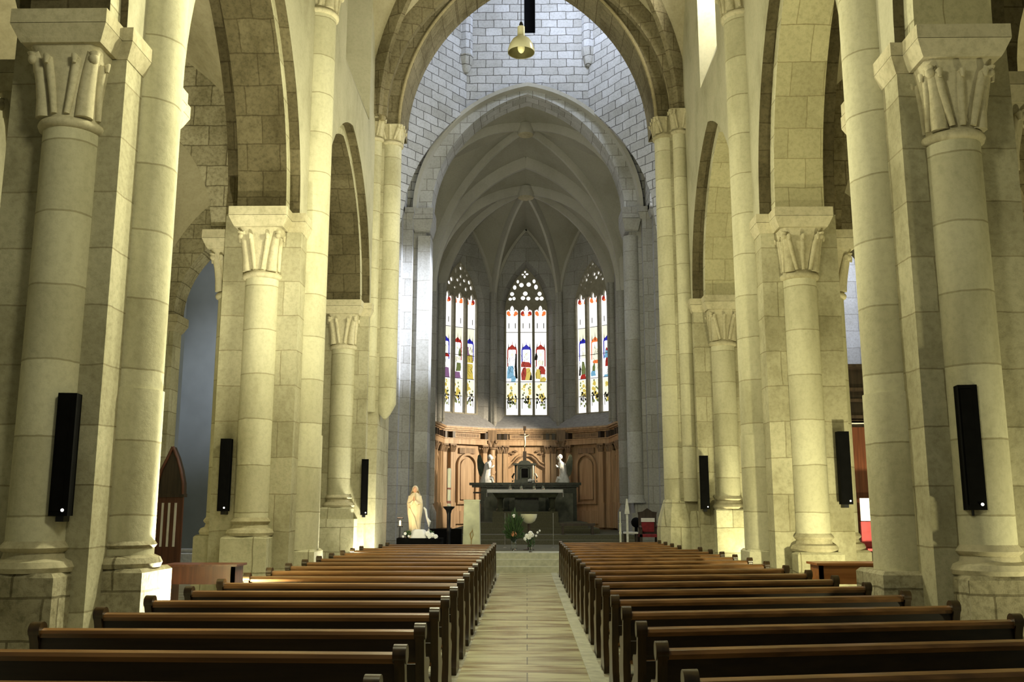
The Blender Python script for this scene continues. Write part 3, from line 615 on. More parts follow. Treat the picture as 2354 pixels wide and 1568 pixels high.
        # base panels in gold with black foliage
        poly(PL,[(c-lw,z0+.75),(c+lw,z0+.75),(c+lw,z0+1.5),(c-lw,z0+1.5)],.91)
        for k in range(7): blobp(GO,c+rnd.uniform(-.16,.16),z0+rnd.uniform(.55,1.35),.07,.09,.894-.0002*k)
        for k in range(16): blobp(LD,c+rnd.uniform(-.2,.2),z0+.55+rnd.random()*.4,.03,.06,.891)
        for k in range(8): blobp(GN if k%2 else GO,c+rnd.uniform(-.2,.2),z0+.85+rnd.random()*.6,.035,.05,.8925)
        for sx in (-.2,.2): poly(LD,[(c+sx-.014,z0+.3),(c+sx+.014,z0+.3),(c+sx+.014,z0+.8),(c+sx-.014,z0+.8)],.891)
        for k in range(5): blobp(GN,c+rnd.uniform(-.18,.18),z0+.32+rnd.random()*.3,.05,.07,.893)
        for z in (.74,1.53,2.6 if fi!=1 else 1.53,3.85): poly(LD,[(c-lw,z0+z),(c+lw,z0+z),(c+lw,z0+z+.028),(c-lw,z0+z+.028)],.889)
    g.v=[(x-lo.x,y-lo.y,z-lo.z) for x,y,z in g.v]
    o=g.build('stained_glass',G,smooth=False); o.parent=wt
    mb=MB(T)
    for c in (-.33,.33): mb.box(c-.055,c+.055,DD-.08,DD+.08,WB,WB+ZH-.05)
    mb.v=[(x-lo.x,y-lo.y,z-lo.z) for x,y,z in mb.v]; o=mb.build('mullions',M['tracery']); o.parent=wt
# side walls of the choir
mb=MB()
for sg in (-1,1):
    x0,x1=sorted((sg*XC,sg*(XC+.5))); mb.box(x0,x1,34.5,YT,0,17.5)
    mb.prism([(sg*XC,YT),(sg*XS,YC),(sg*(XS+.7),YC+.3),(sg*(XC+.5),YT)],lambda u,w,z:(u,w,z),0,17.5)
struct(mb.build('wall_choir_sides',M['grey']))
# wall shafts
for i,(x,y,lab,r,z0) in enumerate([(-HS,YB,'left of the middle window',.17,SILL),(HS,YB,'right of the middle window',.17,SILL),(-XS,YC,'at the left end of the window wall',.15,SILL),(XS,YC,'at the right end of the window wall',.15,SILL),(-XC+.0,YT,'in the shade at the left edge of the choir',.19,1.9),(XC-.0,YT,'standing on a tall base at the right edge of the choir',.19,1.9)]):
    d=Vector((0-x,38.5-y,0)).normalized()*.12
    t=thing('wall_shaft','slender grey shaft '+lab,'shaft',(x,y,z0))
    MB().lathe(x+d.x,y+d.y,[(r,z0),(r,11.5)],16).lathe(x+d.x*2.4,y+d.y*2.4,[(r*.45,z0),(r*.45,11.5)],8).build('shaft_body',M['greydrum'],t)
    if z0<3: MB().lathe(x+d.x,y+d.y,[(r+.15,.5),(r+.15,1.55),(r+.08,1.7),(r,1.9)],8).build('shaft_base',M['grey'],t)
# apse vault
wv=MB(); rv=MB()
ring=[(-XC,YT),(-XS,YC),(-HS,YB),(HS,YB),(XS,YC),(XC,YT)]
for i in range(5):
    a=(*ring[i],sprz); b=(*ring[i+1],sprz); m=((a[0]+b[0])/2,(a[1]+b[1])/2,14.55 if 0<i<4 else 13.9)
    for s in (a,b): wv.ruled(arcSK(s,KEY),arcSK(s,m),6)
    T,Ln=facetT(ring[i],ring[i+1]); u=Vector((b[0]-a[0],b[1]-a[1],0)).normalized(); n=Vector((-u.y,u.x,0))
    if 0<i<4:
        for s in (a,b):
            ps=[p-n*.04 for p in arcSK(s,m)]; rv.sweep(ps,[(-.07,.07),(-.07,-.09),(.07,-.09),(.07,.07)],n)
for p in ring:
    d=Vector((KEY[0]-p[0],KEY[1]-p[1],0)).normalized(); rib(rv,arcSK((*p,sprz),KEY),(-d.y,d.x,0),.12,.28)
TA=16.35
for sg in (-1,1):
    for yy in (YT,):
        rib(rv,arcSK((sg*XC,yy,sprz),(0,yy,TA)),(0,1,0),.2,.34)
rv.lathe(KEY[0],KEY[1],[(.36,KEY[2]-.42),(.4,KEY[2]-.3),(.3,KEY[2]+.05)],16)
# web between apse cells and transverse arch
for sg in (-1,1): wv.ruled(arcSK((sg*XC,YT,sprz),KEY),arcSK((sg*XC,YT,sprz),(0,YT,TA)),5)
# choir bay
K2=(0,35.9,17.1)
for c in ((-XC,34.5,12.6),(XC,34.5,12.6),(-XC,YT,sprz),(XC,YT,sprz)):
    d=Vector((K2[0]-c[0],K2[1]-c[1],0)).normalized(); rib(rv,arcSK(c,K2),(-d.y,d.x,0),.12,.26)
    y=c[1]; m=(0,y,TA if y>36 else CZ+CR+.3); m2=(c[0],36.05,15.2)
    wv.ruled(arcSK(c,K2),arcSK(c,m),6); wv.ruled(arcSK(c,K2),arcSK(c,m2),6)
rv.lathe(K2[0],K2[1],[(.32,K2[2]-.4),(.36,K2[2]-.28),(.28,K2[2]+.05)],16)
cv=struct(wv.build('ceiling_choir',M['vault'],ang=60)); rv.build('vault_ribs',M['rib'],cv)
kb=MB().lathe(KEY[0],KEY[1],[(.34,KEY[2]-.45),(.36,KEY[2]-.43),(.34,KEY[2]-.41)],16).lathe(K2[0],K2[1],[(.3,K2[2]-.43),(.32,K2[2]-.41),(.3,K2[2]-.39)],16); kb.build('keystone_discs',M['carve'],cv)
# ------------------------------------------------------------------ choir panelling
pan_lab=['left face of the oak panelling below the left window, warm lit','middle face of the oak panelling behind the tabernacle with an ogee frame','right face of the oak panelling, in shade below the right window','left return of the oak panelling along the choir wall','right return of the oak panelling along the choir wall']
pf=facets+[((-XC-.0,38.0),(-XS,YC)),((XS,YC),(XC+.0,38.0))]
for fi,(p,q) in enumerate(pf):
    T,Ln=facetT(p,q); hl=Ln/2; lo=T@Vector((0,0,.82)); t=thing('wood_panelling',pan_lab[fi],'panelling',lo)
    MB(T).box(-hl+.02,hl-.02,-.1,-.03,.82,5.15).build('back_boards',M['oak'],t)
    mb=MB(T)
    for a,b,d in ((5.12,5.2,.46),(5.05,5.12,.38),(4.98,5.05,.28)): mb.box(-hl+.0,hl-.0,-d,-.03,a,b)
    mb.build('cornice',M['oak'],t)
    MB(T).box(-hl+.02,hl-.02,-.36,-.03,4.45,4.66).box(-hl+.02,hl-.02,-.4,-.03,4.66,4.7).build('architrave',M['oak'],t)
    cs=[-.55*hl/1.55*1.0] if False else []
    xs=[-hl+.2,-hl+.62,hl-.62,hl-.2] if fi!=1 else [-hl+.35,-hl+.62,hl-.62,hl-.35]
    for x in xs:
        MB(T).box(x-.11,x+.11,-.33,-.1,1.95,4.1).box(x-.15,x+.15,-.36,-.1,.9,1.95).build('pilaster',M['oak'],t)
        mb=MB(T).box(x-.16,x+.16,-.38,-.1,4.38,4.45)
        for k in (-1,0,1): mb.tube([(x+k*.06,-.3,4.1),(x+k*.09,-.33,4.25),(x+k*.13,-.38,4.36)],[.05,.06,.04],6)
        mb.build('pilaster_capital',M['oakdark'],t)
        MB(T).box(x-.07,x+.07,-.4,-.1,4.7,4.98).build('console',M['walnut'],t)
    for a,b in ((-hl+.8,hl-.8),):
        mb=MB(T).box(a,b,-.19,-.1,4.74,4.96); mb.mi=0; mb.build('frieze_frame',M['oak'],t); MB(T).box(a+.08,b-.08,-.2,-.12,4.78,4.92).build('frieze_panel',M['oakdark'],t)
    if fi!=1:
        w=min(.42,hl*.36)
        arc=[(w*math.cos(PI*k/14),3.55+w*math.sin(PI*k/14)) for k in range(15)]
        out=[(w+.1,1.95),(w+.1,3.55)]+[((w+.1)*math.cos(PI*k/14),3.55+(w+.1)*math.sin(PI*k/14)) for k in range(1,15)]+[(-w-.1,1.95)]
        inn=[(w,1.95),(w,3.55)]+arc[1:]+[(-w,1.95)]
        mb=MB(T); n=len(out); vs=[(u,-.24,z) for u,z in out]+[(u,-.24,z) for u,z in inn]+[(u,-.12,z) for u,z in out]+[(u,-.14,z) for u,z in inn]
        fs=[]
        for k in range(n-1): fs+=[(k,k+1,n+k+1,n+k),(k,2*n+k,2*n+k+1,k+1),(n+k,n+k+1,3*n+k+1,3*n+k)]
        mb.add(vs,fs).box(-w-.1,w+.1,-.22,-.1,1.88,1.97).build('arch_moulding',M['oak'],t)
        MB(T).prism([(w*.82*math.cos(PI*k/14),3.5+w*.82*math.sin(PI*k/14)) for k in range(15)]+[(-w*.82,2.08),(w*.82,2.08)],lambda u,z,d:(u,d,z),-.2,-.12).build('arched_panel',M['oak'],t)
        MB(T).box(-w,w,-.2,-.1,4.06,4.3).build('carved_panel',M['oakdark'],t)
        mb=MB(T)
        for k in range(3): 
            x=-hl+.3+(Ln-.6)*(k+.5)/3; mb.box(x-Ln*.13,x+Ln*.13,-.2,-.1,1.05,1.6)
        mb.build('dado_panels',M['oak'],t)
    else:
        og=[(-.95,3.2),(-.93,3.42),(-.75,3.5),(-.55,3.62),(-.38,3.85),(-.2,3.98),(0,4.02)]; og=og+[(-a,b) for a,b in og[::-1][1:]]
        mb=MB(T).tube([(a,-.24,b) for a,b in [(-.95,1.9)]+og+[(.95,1.9)]],.05,6); mb.build('ogee_frame',M['oakdark'],t)
        mb=MB(T).tube([(a*1.12,-.2,b+.12) for a,b in [(-.95,1.9)]+og+[(.95,1.9)]],.035,6); mb.build('outer_frame',M['oak'],t)
        for sx in (-1,1):
            mb=MB(T)
            for k in range(6): mb.ball((sx*(.45+.07*k),-.22,4.2-.03*k+.05*math.sin(k*2)),.06,6,(1,.5,.8))
            mb.build('carved_scroll',M['oakdark'],t)
for sg in (-1,1):
    x,y=sg*(HS-.03),YB-.42; t=thing('panelling_column',('left' if sg<0 else 'right')+' dark twisted column standing against the oak panelling beside the angel','column',(x,y,.82))
    mb=MB().lathe(x,y,[(.13+.0*k,1.9+k*.1) for k in range(25)],14)
    for k in range(26): mb.ball((x+.07*math.cos(k*.9),y+.07*math.sin(k*.9),1.95+k*.095),.085,8)
    mb.build('column_shaft',M['oak' if sg<0 else 'oakdark'],t)
    mb=MB().box(x-.18,x+.18,y-.18,y+.18,.82,1.75).box(x-.22,x+.22,y-.22,y+.22,1.75,1.9); mb.build('pedestal',M['oak'],t)
    capital(x,y,.13,4.3,4.62,.2).build('capital',M['oakdark'],t,ang=50)
    MB().box(x-.2,x+.2,y-.2,y+.3,4.62,5.12).build('entablature_block',M['oakdark'],t)
# ------------------------------------------------------------------ altar group
MB().box(-2.6,2.6,33.9,41.2,.82,1.0).build('trim_3',M['carpet'])['kind']='structure'
MB().box(-2.2,2.2,34.2,41.2,1.0,1.2).build('trim_4',M['carpet'])['kind']='structure'
MB().box(-1.25,1.15,34.45,41.2,1.2,1.4).build('trim_5',M['carpet'])['kind']='structure'
MB().box(-1.25,1.15,34.7,41.2,1.4,1.59).build('trim_6',M['carpet'])['kind']='structure'
t=thing('altar_table','dark stone altar table under a white cloth at the centre of the sanctuary','altar',(-.05,35.4,1.59))
MB().frust((-1.15,1.08,35.15,35.75),2.1,(-1.35,1.25,35.05,35.85),2.37).build('altar_slab',M['marble2'],t)
for x in (-1.0,.95): MB().lathe(x,35.4,[(.15,1.59),(.15,1.66),(.1,1.72),(.1,2.0),(.15,2.1)],8).build('leg',M['marble2'],t)
MB().box(-.45,.45,35.5,35.7,1.59,2.1).build('altar_panel',M['marble'],t)
mb=MB().box(-1.48,1.35,34.98,35.9,2.37,2.40).box(-1.46,1.33,34.97,34.985,2.28,2.39)
for x in (-1.48,1.34): mb.box(x,x+.012,34.98,35.9,2.12,2.39)
tag(mb.build('altar_cloth',M['white'],loc=(-.06,35.4,2.4)),'white linen cloth laid over the altar table','cloth')
t=thing('high_altar','long dark marble high altar against the oak panelling','altar',(-.05,38,.82))
MB().box(-2.3,2.18,37.7,38.6,2.62,2.72).box(-2.2,2.08,37.78,38.6,2.54,2.62).build('ledge',M['marble'],t)
MB().box(-1.85,2.0,37.9,38.6,.82,2.54).build('altar_body',M['marble'],t)
MB().box(-1.7,-.9,37.86,37.92,1.1,2.3).box(-.7,.75,37.86,37.92,1.1,2.3).box(1.05,1.85,37.86,37.92,1.1,2.3).build('front_panels',M['marble2'],t)
MB().box(-2.15,-1.85,37.8,38.6,1.9,2.0).box(-2.15,-1.85,37.8,38.6,2.3,2.36).build('side_shelf',M['walnut'],t)
t=thing('tabernacle','dark tabernacle with a curved pediment in the middle of the high altar','tabernacle',(-.08,38,2.72))
x=-.08; MB().box(x-.42,x+.42,37.8,38.3,2.72,2.84).box(x-.3,x+.3,37.82,38.3,2.84,3.42).build('tabernacle_body',M['tab'],t)
MB().prism([(x-.47,3.42),(x+.47,3.42),(x+.47,3.49),(x+.25,3.49)]+[(x+.25*math.cos(a),3.49+.12*math.sin(a)) for a in (.5,1,1.57,2.1,2.6)]+[(x-.25,3.49),(x-.47,3.49)],lambda u,z,d:(u,d,z),37.72,38.3).build('pediment',M['tab'],t)
for sx in (-1,1): MB().lathe(x+sx*.36,37.85,[(.05,2.84),(.04,2.9),(.04,3.35),(.06,3.42)],10).build('colonnette',M['tab'],t)
MB().box(x-.13,x+.13,37.78,37.83,2.92,3.28).build('tabernacle_door',M['black'],t)
MB().tube([(x-.19,37.8,2.86),(x-.19,37.8,3.3),(x,37.8,3.4),(x+.19,37.8,3.3),(x+.19,37.8,2.86)],.02,6).build('door_arch',M['marble2'],t)
for sx in (-1,1): MB().tube([(x+sx*.42,37.95,3.1),(x+sx*.5,37.95,2.95),(x+sx*.45,37.95,2.85),(x+sx*.5,37.95,2.76)],[.03,.05,.06,.05],6).build('side_scroll',M['marble2'],t)
t=thing('crucifix','tall dark crucifix rising above the tabernacle','crucifix',(x,38,3.6))
MB().box(x-.07,x+.07,37.93,38.07,3.6,3.98).box(x-.022,x+.022,37.98,38.02,3.95,4.85).box(x-.2,x+.2,37.98,38.02,4.62,4.66).box(x-.06,x+.06,37.97,38.03,4.83,5.0).build('cross',M['walnut'],t)
c=MB().tube([(x,37.95,4.15),(x+.02,37.93,4.35),(x,37.93,4.5),(x,37.92,4.6)],[.015,.03,.045,.03],8).ball((x,37.9,4.66),.035,8)
for sx in (-1,1): c.tube([(x,37.93,4.57),(x+sx*.1,37.95,4.6),(x+sx*.19,37.96,4.65)],[.018,.014,.01],6)
c.build('corpus',M['cream'],t)
# angels kneeling on the high altar, turned to the middle
def angel(cx,sg,label,mt,wingm):
    t=thing('angel_statue',label,'statue',(cx,38.05,2.72)); y=38.05
    mb=MB()  # robe + torso + head, one surface of stacked ellipses, facing -sg... towards the tabernacle
    rings=[]
    for z,dx,rx,ry in ((2.72,-.02,.25,.2),(2.8,-.02,.26,.2),(2.95,-.04,.2,.18),(3.1,-.02,.15,.15),(3.25,0,.14,.14),(3.4,.02,.15,.13),(3.52,.05,.13,.12),(3.58,.09,.06,.06),(3.62,.11,.055,.06)):
        rings.append([(cx+sg*dx+rx*(1+.06*math.sin(k*5))*math.cos(2*PI*k/18),y+ry*(1+.06*math.sin(k*4))*math.sin(2*PI*k/18),z) for k in range(18)])
    mb.loft(rings).tube([(cx-sg*.02,y-.05,2.84),(cx+sg*.2,y-.06,2.88),(cx+sg*.24,y-.05,2.74)],[.11,.1,.07],8)
    mb.ball((cx+sg*.14,y,3.72),.1,12,(.9,.85,1.1)).ball((cx+sg*.235,y,3.71),.02,6)
    mb.build('body',mt,t)
    mb=MB().tube([(cx+sg*.05,y-.12,3.48),(cx+sg*.1,y-.17,3.3),(cx+sg*.22,y-.08,3.36),(cx+sg*.27,y-.03,3.42)],[.055,.05,.04,.03],8)
    mb.tube([(cx+sg*.05,y+.12,3.48),(cx+sg*.1,y+.15,3.3),(cx+sg*.22,y+.06,3.36),(cx+sg*.27,y+.02,3.42)],[.055,.05,.04,.03],8); mb.build('arms',mt,t)
    MB().ball((cx+sg*.10,y,3.76),.105,10,(.9,.95,1)).build('hair',mt,t)
    for s in (-1,1):
        pr=[(-.1,3.45),(-.2,3.62),(-.26,3.82),(-.3,3.86),(-.37,3.8),(-.4,3.6),(-.38,3.3),(-.32,3.05),(-.24,2.95),(-.18,3.1),(-.13,3.3)]
        w=MB(); w.prism(pr,lambda u,z,d,s=s:(cx+sg*u,y+s*(.1+d+.3*abs(u)),z),-.02,.025); w.build('wing',wingm,t)
    return t
angel(-1.60,1,'left kneeling angel statue with a dark wing on the high altar',M['whitestone'],M['marble'])
angel(1.46,-1,'right kneeling angel statue in white stone on the high altar',M['whitestone'],M['marble2'])
# candles and glasses on altar
for x,lab in ((-.62,'leftmost small glass on the white altar cloth'),(-.2,'second small glass from the left on the white altar cloth'),(.28,'third small glass from the left on the white altar cloth'),(.62,'rightmost small glass on the white altar cloth')):
    t=thing('candle_glass',lab,'candle',(x,35.3,2.4),'small glasses on the altar'); MB().lathe(x,35.3,[(.05,2.4),(.06,2.44),(.06,2.6),(.055,2.6),(.05,2.45),(.03,2.44)],14).build('glass_cup',M['glass'],t); MB().lathe(x,35.3,[(.035,2.45),(.035,2.53)],10).build('wax',M['candle'],t)
t=thing('altar_candle','tall thin white candle standing right of the tabernacle','candle',(.26,37.75,2.72)); MB().lathe(.26,37.75,[(.09,2.72),(.09,2.75),(.03,2.78),(.04,2.84)],12).build('candle_foot',M['steel'],t); MB().lathe(.26,37.75,[(.028,2.84),(.028,3.42),(.01,3.44)],10).build('candle_stick',M['candle'],t)
mb=MB()
for k in range(14): mb.ball((.16+random.uniform(-.13,.13),37.62+random.uniform(-.03,.05),2.76+random.uniform(0,.09)),.035,6)
tag(mb.build('white_flowers',M['petal'],loc=(.16,37.62,2.74)),'small white flowers at the foot of the thin candle','flowers')
# ------------------------------------------------------------------ sanctuary furniture
t=thing('ambo','pale green stone ambo block left of the altar steps','lectern',(-1.6,28,.5))
MB().loft([[(-1.62+a*w,28+b*.22,z) for a,b in ((-1,-1),(1,-1),(1,1),(-1,1))] for w,z in ((.255,.5),(.25,.8),(.235,1.4),(.225,1.93))]).build('ambo_block',M['ambo'],t)
MB().loft([[(-1.62+a*w,28+b*w,z) for a,b in ((-1,-1),(1,-1),(1,1),(-1,1))] for w,z in ((.235,1.93),(.24,1.95),(.235,1.97))]).build('ambo_top',M['ambo'],t)
MB().tube([(-1.63,27.765,.55),(-1.62,27.765,.8),(-1.66,27.765,.98),(-1.58,27.765,1.1)],[.008,.012,.02,.008],6).tube([(-1.62,27.765,.8),(-1.57,27.765,.95),(-1.6,27.765,1.15)],[.008,.012,.004],6).build('incised_motif',plain('rust_mark',(.35,.24,.08),.6),t)
t=thing('paschal_candle','tall paschal candle in a slim black floor stand by the oak panelling','candle',(-2.35,28.5,.5))
MB().lathe(-2.35,28.5,[(.18,.5),(.18,.53),(.06,.58),(.055,1.0),(.07,1.05),(.055,1.1),(.06,1.55),(.09,1.66),(.17,1.74),(.18,1.77),(.05,1.78)],16).build('stand',M['iron'],t)
c=MB().lathe(-2.35,28.5,[(.055,1.78),(.05,2.2),(.055,2.4),(.06,2.9),(.02,2.92)],14); c.build('candle_body',M['candle'],t)
MB().lathe(-2.35,28.5,[(.062,1.86),(.062,1.94)],12).lathe(-2.35,28.5,[(.062,2.28),(.062,2.33)],12).build('candle_band',plain('band',(.3,.12,.1),.5),t)
t=thing('font_bowl','pale alabaster bowl on a dark stem in front of the altar','font',(.06,28,.5))
MB().lathe(.06,28,[(.03,1.27),(.1,1.29),(.18,1.35),(.235,1.46),(.245,1.55),(.225,1.55),(.2,1.45),(.1,1.34)],28).build('bowl',M['enamel'],t)
MB().lathe(.06,28,[(.16,.5),(.16,.53),(.04,.57),(.035,.9),(.04,1.28)],16).build('stem',M['walnut'],t)
# flowers
def bouquet(name,label,cx,cy,z0,h,w,nl,fl,vase,mats):
    t=thing(name,label,'flowers',(cx,cy,z0)); rnd=random.Random(3)
    MB().lathe(cx,cy,[(.05*vase,z0),(.07*vase,z0+.05),(.05*vase,z0+.2*h),(.075*vase,z0+.3*h)],14).build('vase',mats[0],t)
    mb=MB()
    for k in range(nl):
        a=rnd.uniform(0,2*PI); b=rnd.uniform(.1,1); r=w*b; zz=z0+h*(.3+.7*rnd.random()*(1.1-b*.5)); tip=Vector((cx+r*math.cos(a),cy+r*math.sin(a)*.6,zz)); rt=Vector((cx,cy,z0+.25*h)).lerp(tip,.6)
        mb.tube([rt,rt.lerp(tip,.5)+Vector((0,0,.02)),tip],[.004,.022,.003],5)
        if k%4==0: mb.tube([(cx,cy,z0+.2*h),rt,tip],.005,4)
    mb.build('foliage',mats[1],t)
    for k,(x,z,r,m) in enumerate(fl):
        mb=MB()
        for j in range(7): a=j*2*PI/7; mb.ball((x+r*.6*math.cos(a),cy-.06-.02*(j%2),z+r*.6*math.sin(a)),r*.55,6)
        mb.ball((x,cy-.09,z),r*.4,6); mb.build('blossom',m,t)
    return t
P_,Q_=M['petal'],M['peach']
bouquet('flower_arrangement','tall green arrangement with white and peach blooms left of the bowl',-.38,27.7,.5,1.25,.38,260,[(-.38,1.5,.05,P_),(-.38,.98,.075,Q_),(-.05,.85,.05,P_),(-.0,.8,.04,P_)],1.4,(M['glass'],M['leaf']))
bouquet('white_bouquet','white bouquet in a slim clear vase at the head of the steps',.1,26.75,.5,.55,.16,40,[(.06,.93,.07,P_),(.14,.98,.06,P_),(.0,.96,.055,P_),(.1,1.03,.06,P_),(.3,1.05,.03,P_),(.36,1.1,.025,P_),(.26,.96,.03,P_)],.8,(M['glass'],M['leaf']))
for x,lab in ((-.68,'left thin metal post before the altar dais'),(.82,'right thin metal post before the altar dais')):
    tag(MB().lathe(x,29.5,[(.06,.5),(.06,.52),(.012,.53),(.012,1.55),(.02,1.57)],8).build('metal_post',M['steel'],loc=(x,29.5,.5)),lab,'post')
t=thing('kneeler_bench','low dark bench on the altar steps right of the centre','bench',(1.7,33,.82)); MB().box(1.15,2.35,32.7,33.0,1.12,1.2).build('bench_top',M['walnut'],t)
for x in (1.2,2.22): MB().box(x,x+.08,32.72,32.98,.82,1.12).build('leg',M['walnut'],t)
# ---- Virgin statue on covered table
t=thing('statue_table','black-draped table carrying the statue at the left of the sanctuary','table',(-3.15,27.6,.5))
MB().box(-3.75,-2.45,27.3,28.0,.82,.86).build('table_top',M['black'],t); 
for x in (-3.65,-2.55):
    for y in (27.4,27.9): MB().box(x-.03,x+.03,y-.03,y+.03,.5,.82).build('leg',M['black'],t)
mb=MB(); n=40
mb.loft([[(-3.1+.66*a+.012*math.sin(k*1.7),27.65+.36*b,z) for k,(a,b) in enumerate([(max(-1,min(1,1.3*math.cos(2*PI*k/n))),max(-1,min(1,1.3*math.sin(2*PI*k/n)))) for k in range(n)])] for z in (.87,.5)])
mb.build('drape',M['black'],t)
def virgin(cx,cy,z0,h):
    t=thing('virgin_statue','cream statue of a veiled praying woman lit warm beside the left respond','statue',(cx,cy,z0))
    s=h/1.0; rings=[]
    for z,rx,ry in ((0,.115,.10),(.03,.125,.11),(.12,.11,.10),(.3,.12,.11),(.45,.14,.115),(.58,.15,.115),(.68,.145,.11),(.75,.12,.095),(.80,.085,.075),(.835,.05,.05)):
        rings.append([(cx+s*(rx*(1+.04*math.sin(7*a+z*3)))*math.cos(a),cy+s*(ry*(1+.05*math.sin(9*a)))*math.sin(a),z0+z*s) for a in [2*PI*k/36 for k in range(36)]])
    MB().loft(rings).build('robe',M['cream'],t)
    b=MB().ball((cx,cy-.02*s,z0+.895*s),.052*s,14,(.85,.95,1.15)); b.ball((cx,cy-.07*s,z0+.885*s),.011*s,6,(.8,1,1.4)); b.lathe(cx,cy-.01*s,[(.03*s,z0+.8*s),(.03*s,z0+.87*s)],10)
    for sx in (-1,1): b.ball((cx+sx*.02*s,cy-.062*s,z0+.905*s),.008*s,6)
    b.ball((cx,cy-.066*s,z0+.862*s),.012*s,6,(1.4,1,.5))
    b.build('head',M['skin'],t)
    v=MB().ball((cx,cy+.008*s,z0+.902*s),.062*s,16,(.95,.95,1.15))
    v.loft([[(cx+s*r*math.cos(a),cy+s*(.012+r*.8*math.sin(a)),z0+z*s) for a in [PI*-.12+PI*1.24*k/20 for k in range(21)]] for z,r in ((.93,.055),(.88,.066),(.83,.084),(.77,.116),(.68,.143),(.55,.15),(.4,.128))],caps=False,closed=False)
    v.build('veil',M['cream'],t)
    for sx in (-1,1):
        MB().tube([(cx+sx*.095*s,cy,z0+.765*s),(cx+sx*.115*s,cy-.04*s,z0+.62*s),(cx+sx*.06*s,cy-.12*s,z0+.62*s),(cx+sx*.012*s,cy-.15*s,z0+.68*s)],[.035*s,.038*s,.032*s,.018*s],10).build('sleeve',M['cream'],t)
        hb=MB().ball((cx+sx*.013*s,cy-.155*s,z0+.70*s),.018*s,8,(.6,1,1.5))
        for f in range(4): hb.tube([(cx+sx*.01*s,cy-(.14+.009*f)*s,z0+.715*s),(cx+sx*.006*s,cy-(.14+.009*f)*s,z0+(.762-.004*abs(f-1.5))*s)],.0055*s,6)
        hb.tube([(cx+sx*.016*s,cy-.172*s,z0+.695*s),(cx+sx*.01*s,cy-.18*s,z0+.73*s)],.006*s,6); hb.build('hand',M['skin'],t)
    for k in range(1): MB().tube([(cx-.1*s,cy-.11*s,z0+.55*s),(cx,cy-.14*s,z0+.35*s),(cx+.08*s,cy-.12*s,z0+.05*s)],[.01*s,.02*s,.012*s],8).build('robe_fold',M['cream'],t)
    MB().lathe(cx,cy,[(.17*s,z0-.05),(.17*s,z0),(.14*s,z0+.02)],16).build('statue_base',M['cream'],t)
virgin(-3.27,27.6,.92,1.5)
mb=MB(); n=36; rr=[]
for z,r in ((1.12,.12),(1.08,.17),(.97,.2),(.875,.26)): rr.append([(-3.12+r*1.15*(1+.1*math.sin(5*a))*math.cos(a),27.42+r*.5*(1+.1*math.sin(5*a))*math.sin(a),z) for a in [2*PI*k/n for k in range(n)]])
mb.loft(rr); tag(mb.build('white_cloth',M['white'],loc=(-3.12,27.42,.87)),'crumpled white cloth bundled at the feet of the statue','cloth')
bouquet('table_flowers','white flowers and dark leaves left of the cloth under the statue',-3.45,27.38,.87,.25,.14,40,[(-3.5,1.0,.04,P_),(-3.4,.93,.03,P_),(-3.56,.92,.03,P_)],.6,(M['iron'],M['leaf']))
bouquet('low_white_flowers','low white flowers right of the cloth under the statue',-2.78,27.38,.87,.25,.14,25,[(-2.85,1.0,.07,P_),(-2.72,.97,.06,P_),(-2.62,.92,.06,P_),(-2.8,.92,.06,P_)],.6,(M['iron'],M['leaf']))
t=thing('white_rock_stand','jagged white plaster form standing behind the flowers right of the statue','ornament',(-2.85,27.75,.87))
MB().tube([(-3.03,27.75,1.75),(-2.97,27.75,1.68),(-2.93,27.75,1.45),(-2.86,27.75,1.33),(-2.87,27.75,1.15),(-2.86,27.75,.87)],[.02,.035,.03,.06,.12,.15],10).build('plaster_form',M['whitestone'],t)
t=thing('candle_lantern','small square candle lantern on a thin stand left of the statue','candle',(-3.68,27.5,.87))
MB().box(-3.75,-3.61,27.43,27.57,1.18,1.22).box(-3.76,-3.60,27.42,27.58,1.42,1.45).lathe(-3.68,27.5,[(.05,.87),(.05,.89),(.012,.9),(.012,1.18)],8).build('lantern_frame',M['iron'],t)
MB().lathe(-3.68,27.5,[(.03,1.22),(.03,1.36),(.005,1.38)],10).build('candle_stub',plain('lit_wax',(.9,.8,.6),.5,emit=(1,.7,.4),es=1.5),t)
tag(MB().box(-3.0,-2.0,28.9,29.3,.5,1.1).box(-2.98,-2.02,28.88,28.9,.55,1.05).build('black_credence',M['black'],loc=(-2.5,29.1,.5)),'low black chest behind the paschal candle','chest')
# right side of sanctuary
t=thing('acolyte_candle','thin white floor candle at the right edge of the sanctuary','candle',(2.78,28.3,.5))
MB().lathe(2.78,28.3,[(.11,.5),(.11,.53),(.03,.56),(.03,.95),(.045,1.0),(.03,1.05),(.03,1.25),(.05,1.28)],12).build('stand',M['candle'],t); MB().lathe(2.78,28.3,[(.02,1.28),(.02,1.62)],8).build('candle_stick',M['candle'],t)
tag(MB().loft([[(3.02+a*w,28.6+b*w,z) for a,b in ((-1,-1),(1,-1),(1,1),(-1,1))] for w,z in ((.07,1.55),(.02,2.0))]).box(2.99,3.05,28.57,28.63,.5,1.55).build('microphone_stand',M['whitestone'],loc=(3,28.6,.5)),'white tapered fitting on a post beside the floor candle','stand')
t=thing('armchair','dark carved armchair with a red and cream seat back by the right respond','chair',(3.75,29.3,.5))
MB().box(3.45,4.05,29.1,29.6,.85,.93).build('seat',M['red'],t)
MB().box(3.47,4.03,29.55,29.62,.93,1.5).prism([(3.47,1.5),(4.03,1.5),(4.05,1.6),(3.9,1.62),(3.75,1.72),(3.6,1.62),(3.45,1.6)],lambda u,z,d:(u,d,z),29.55,29.62).build('backrest',M['walnut'],t)
MB().box(3.56,3.95,29.52,29.55,1.0,1.3).build('back_cushion',M['red'],t)['label']='red velvet back cushion'
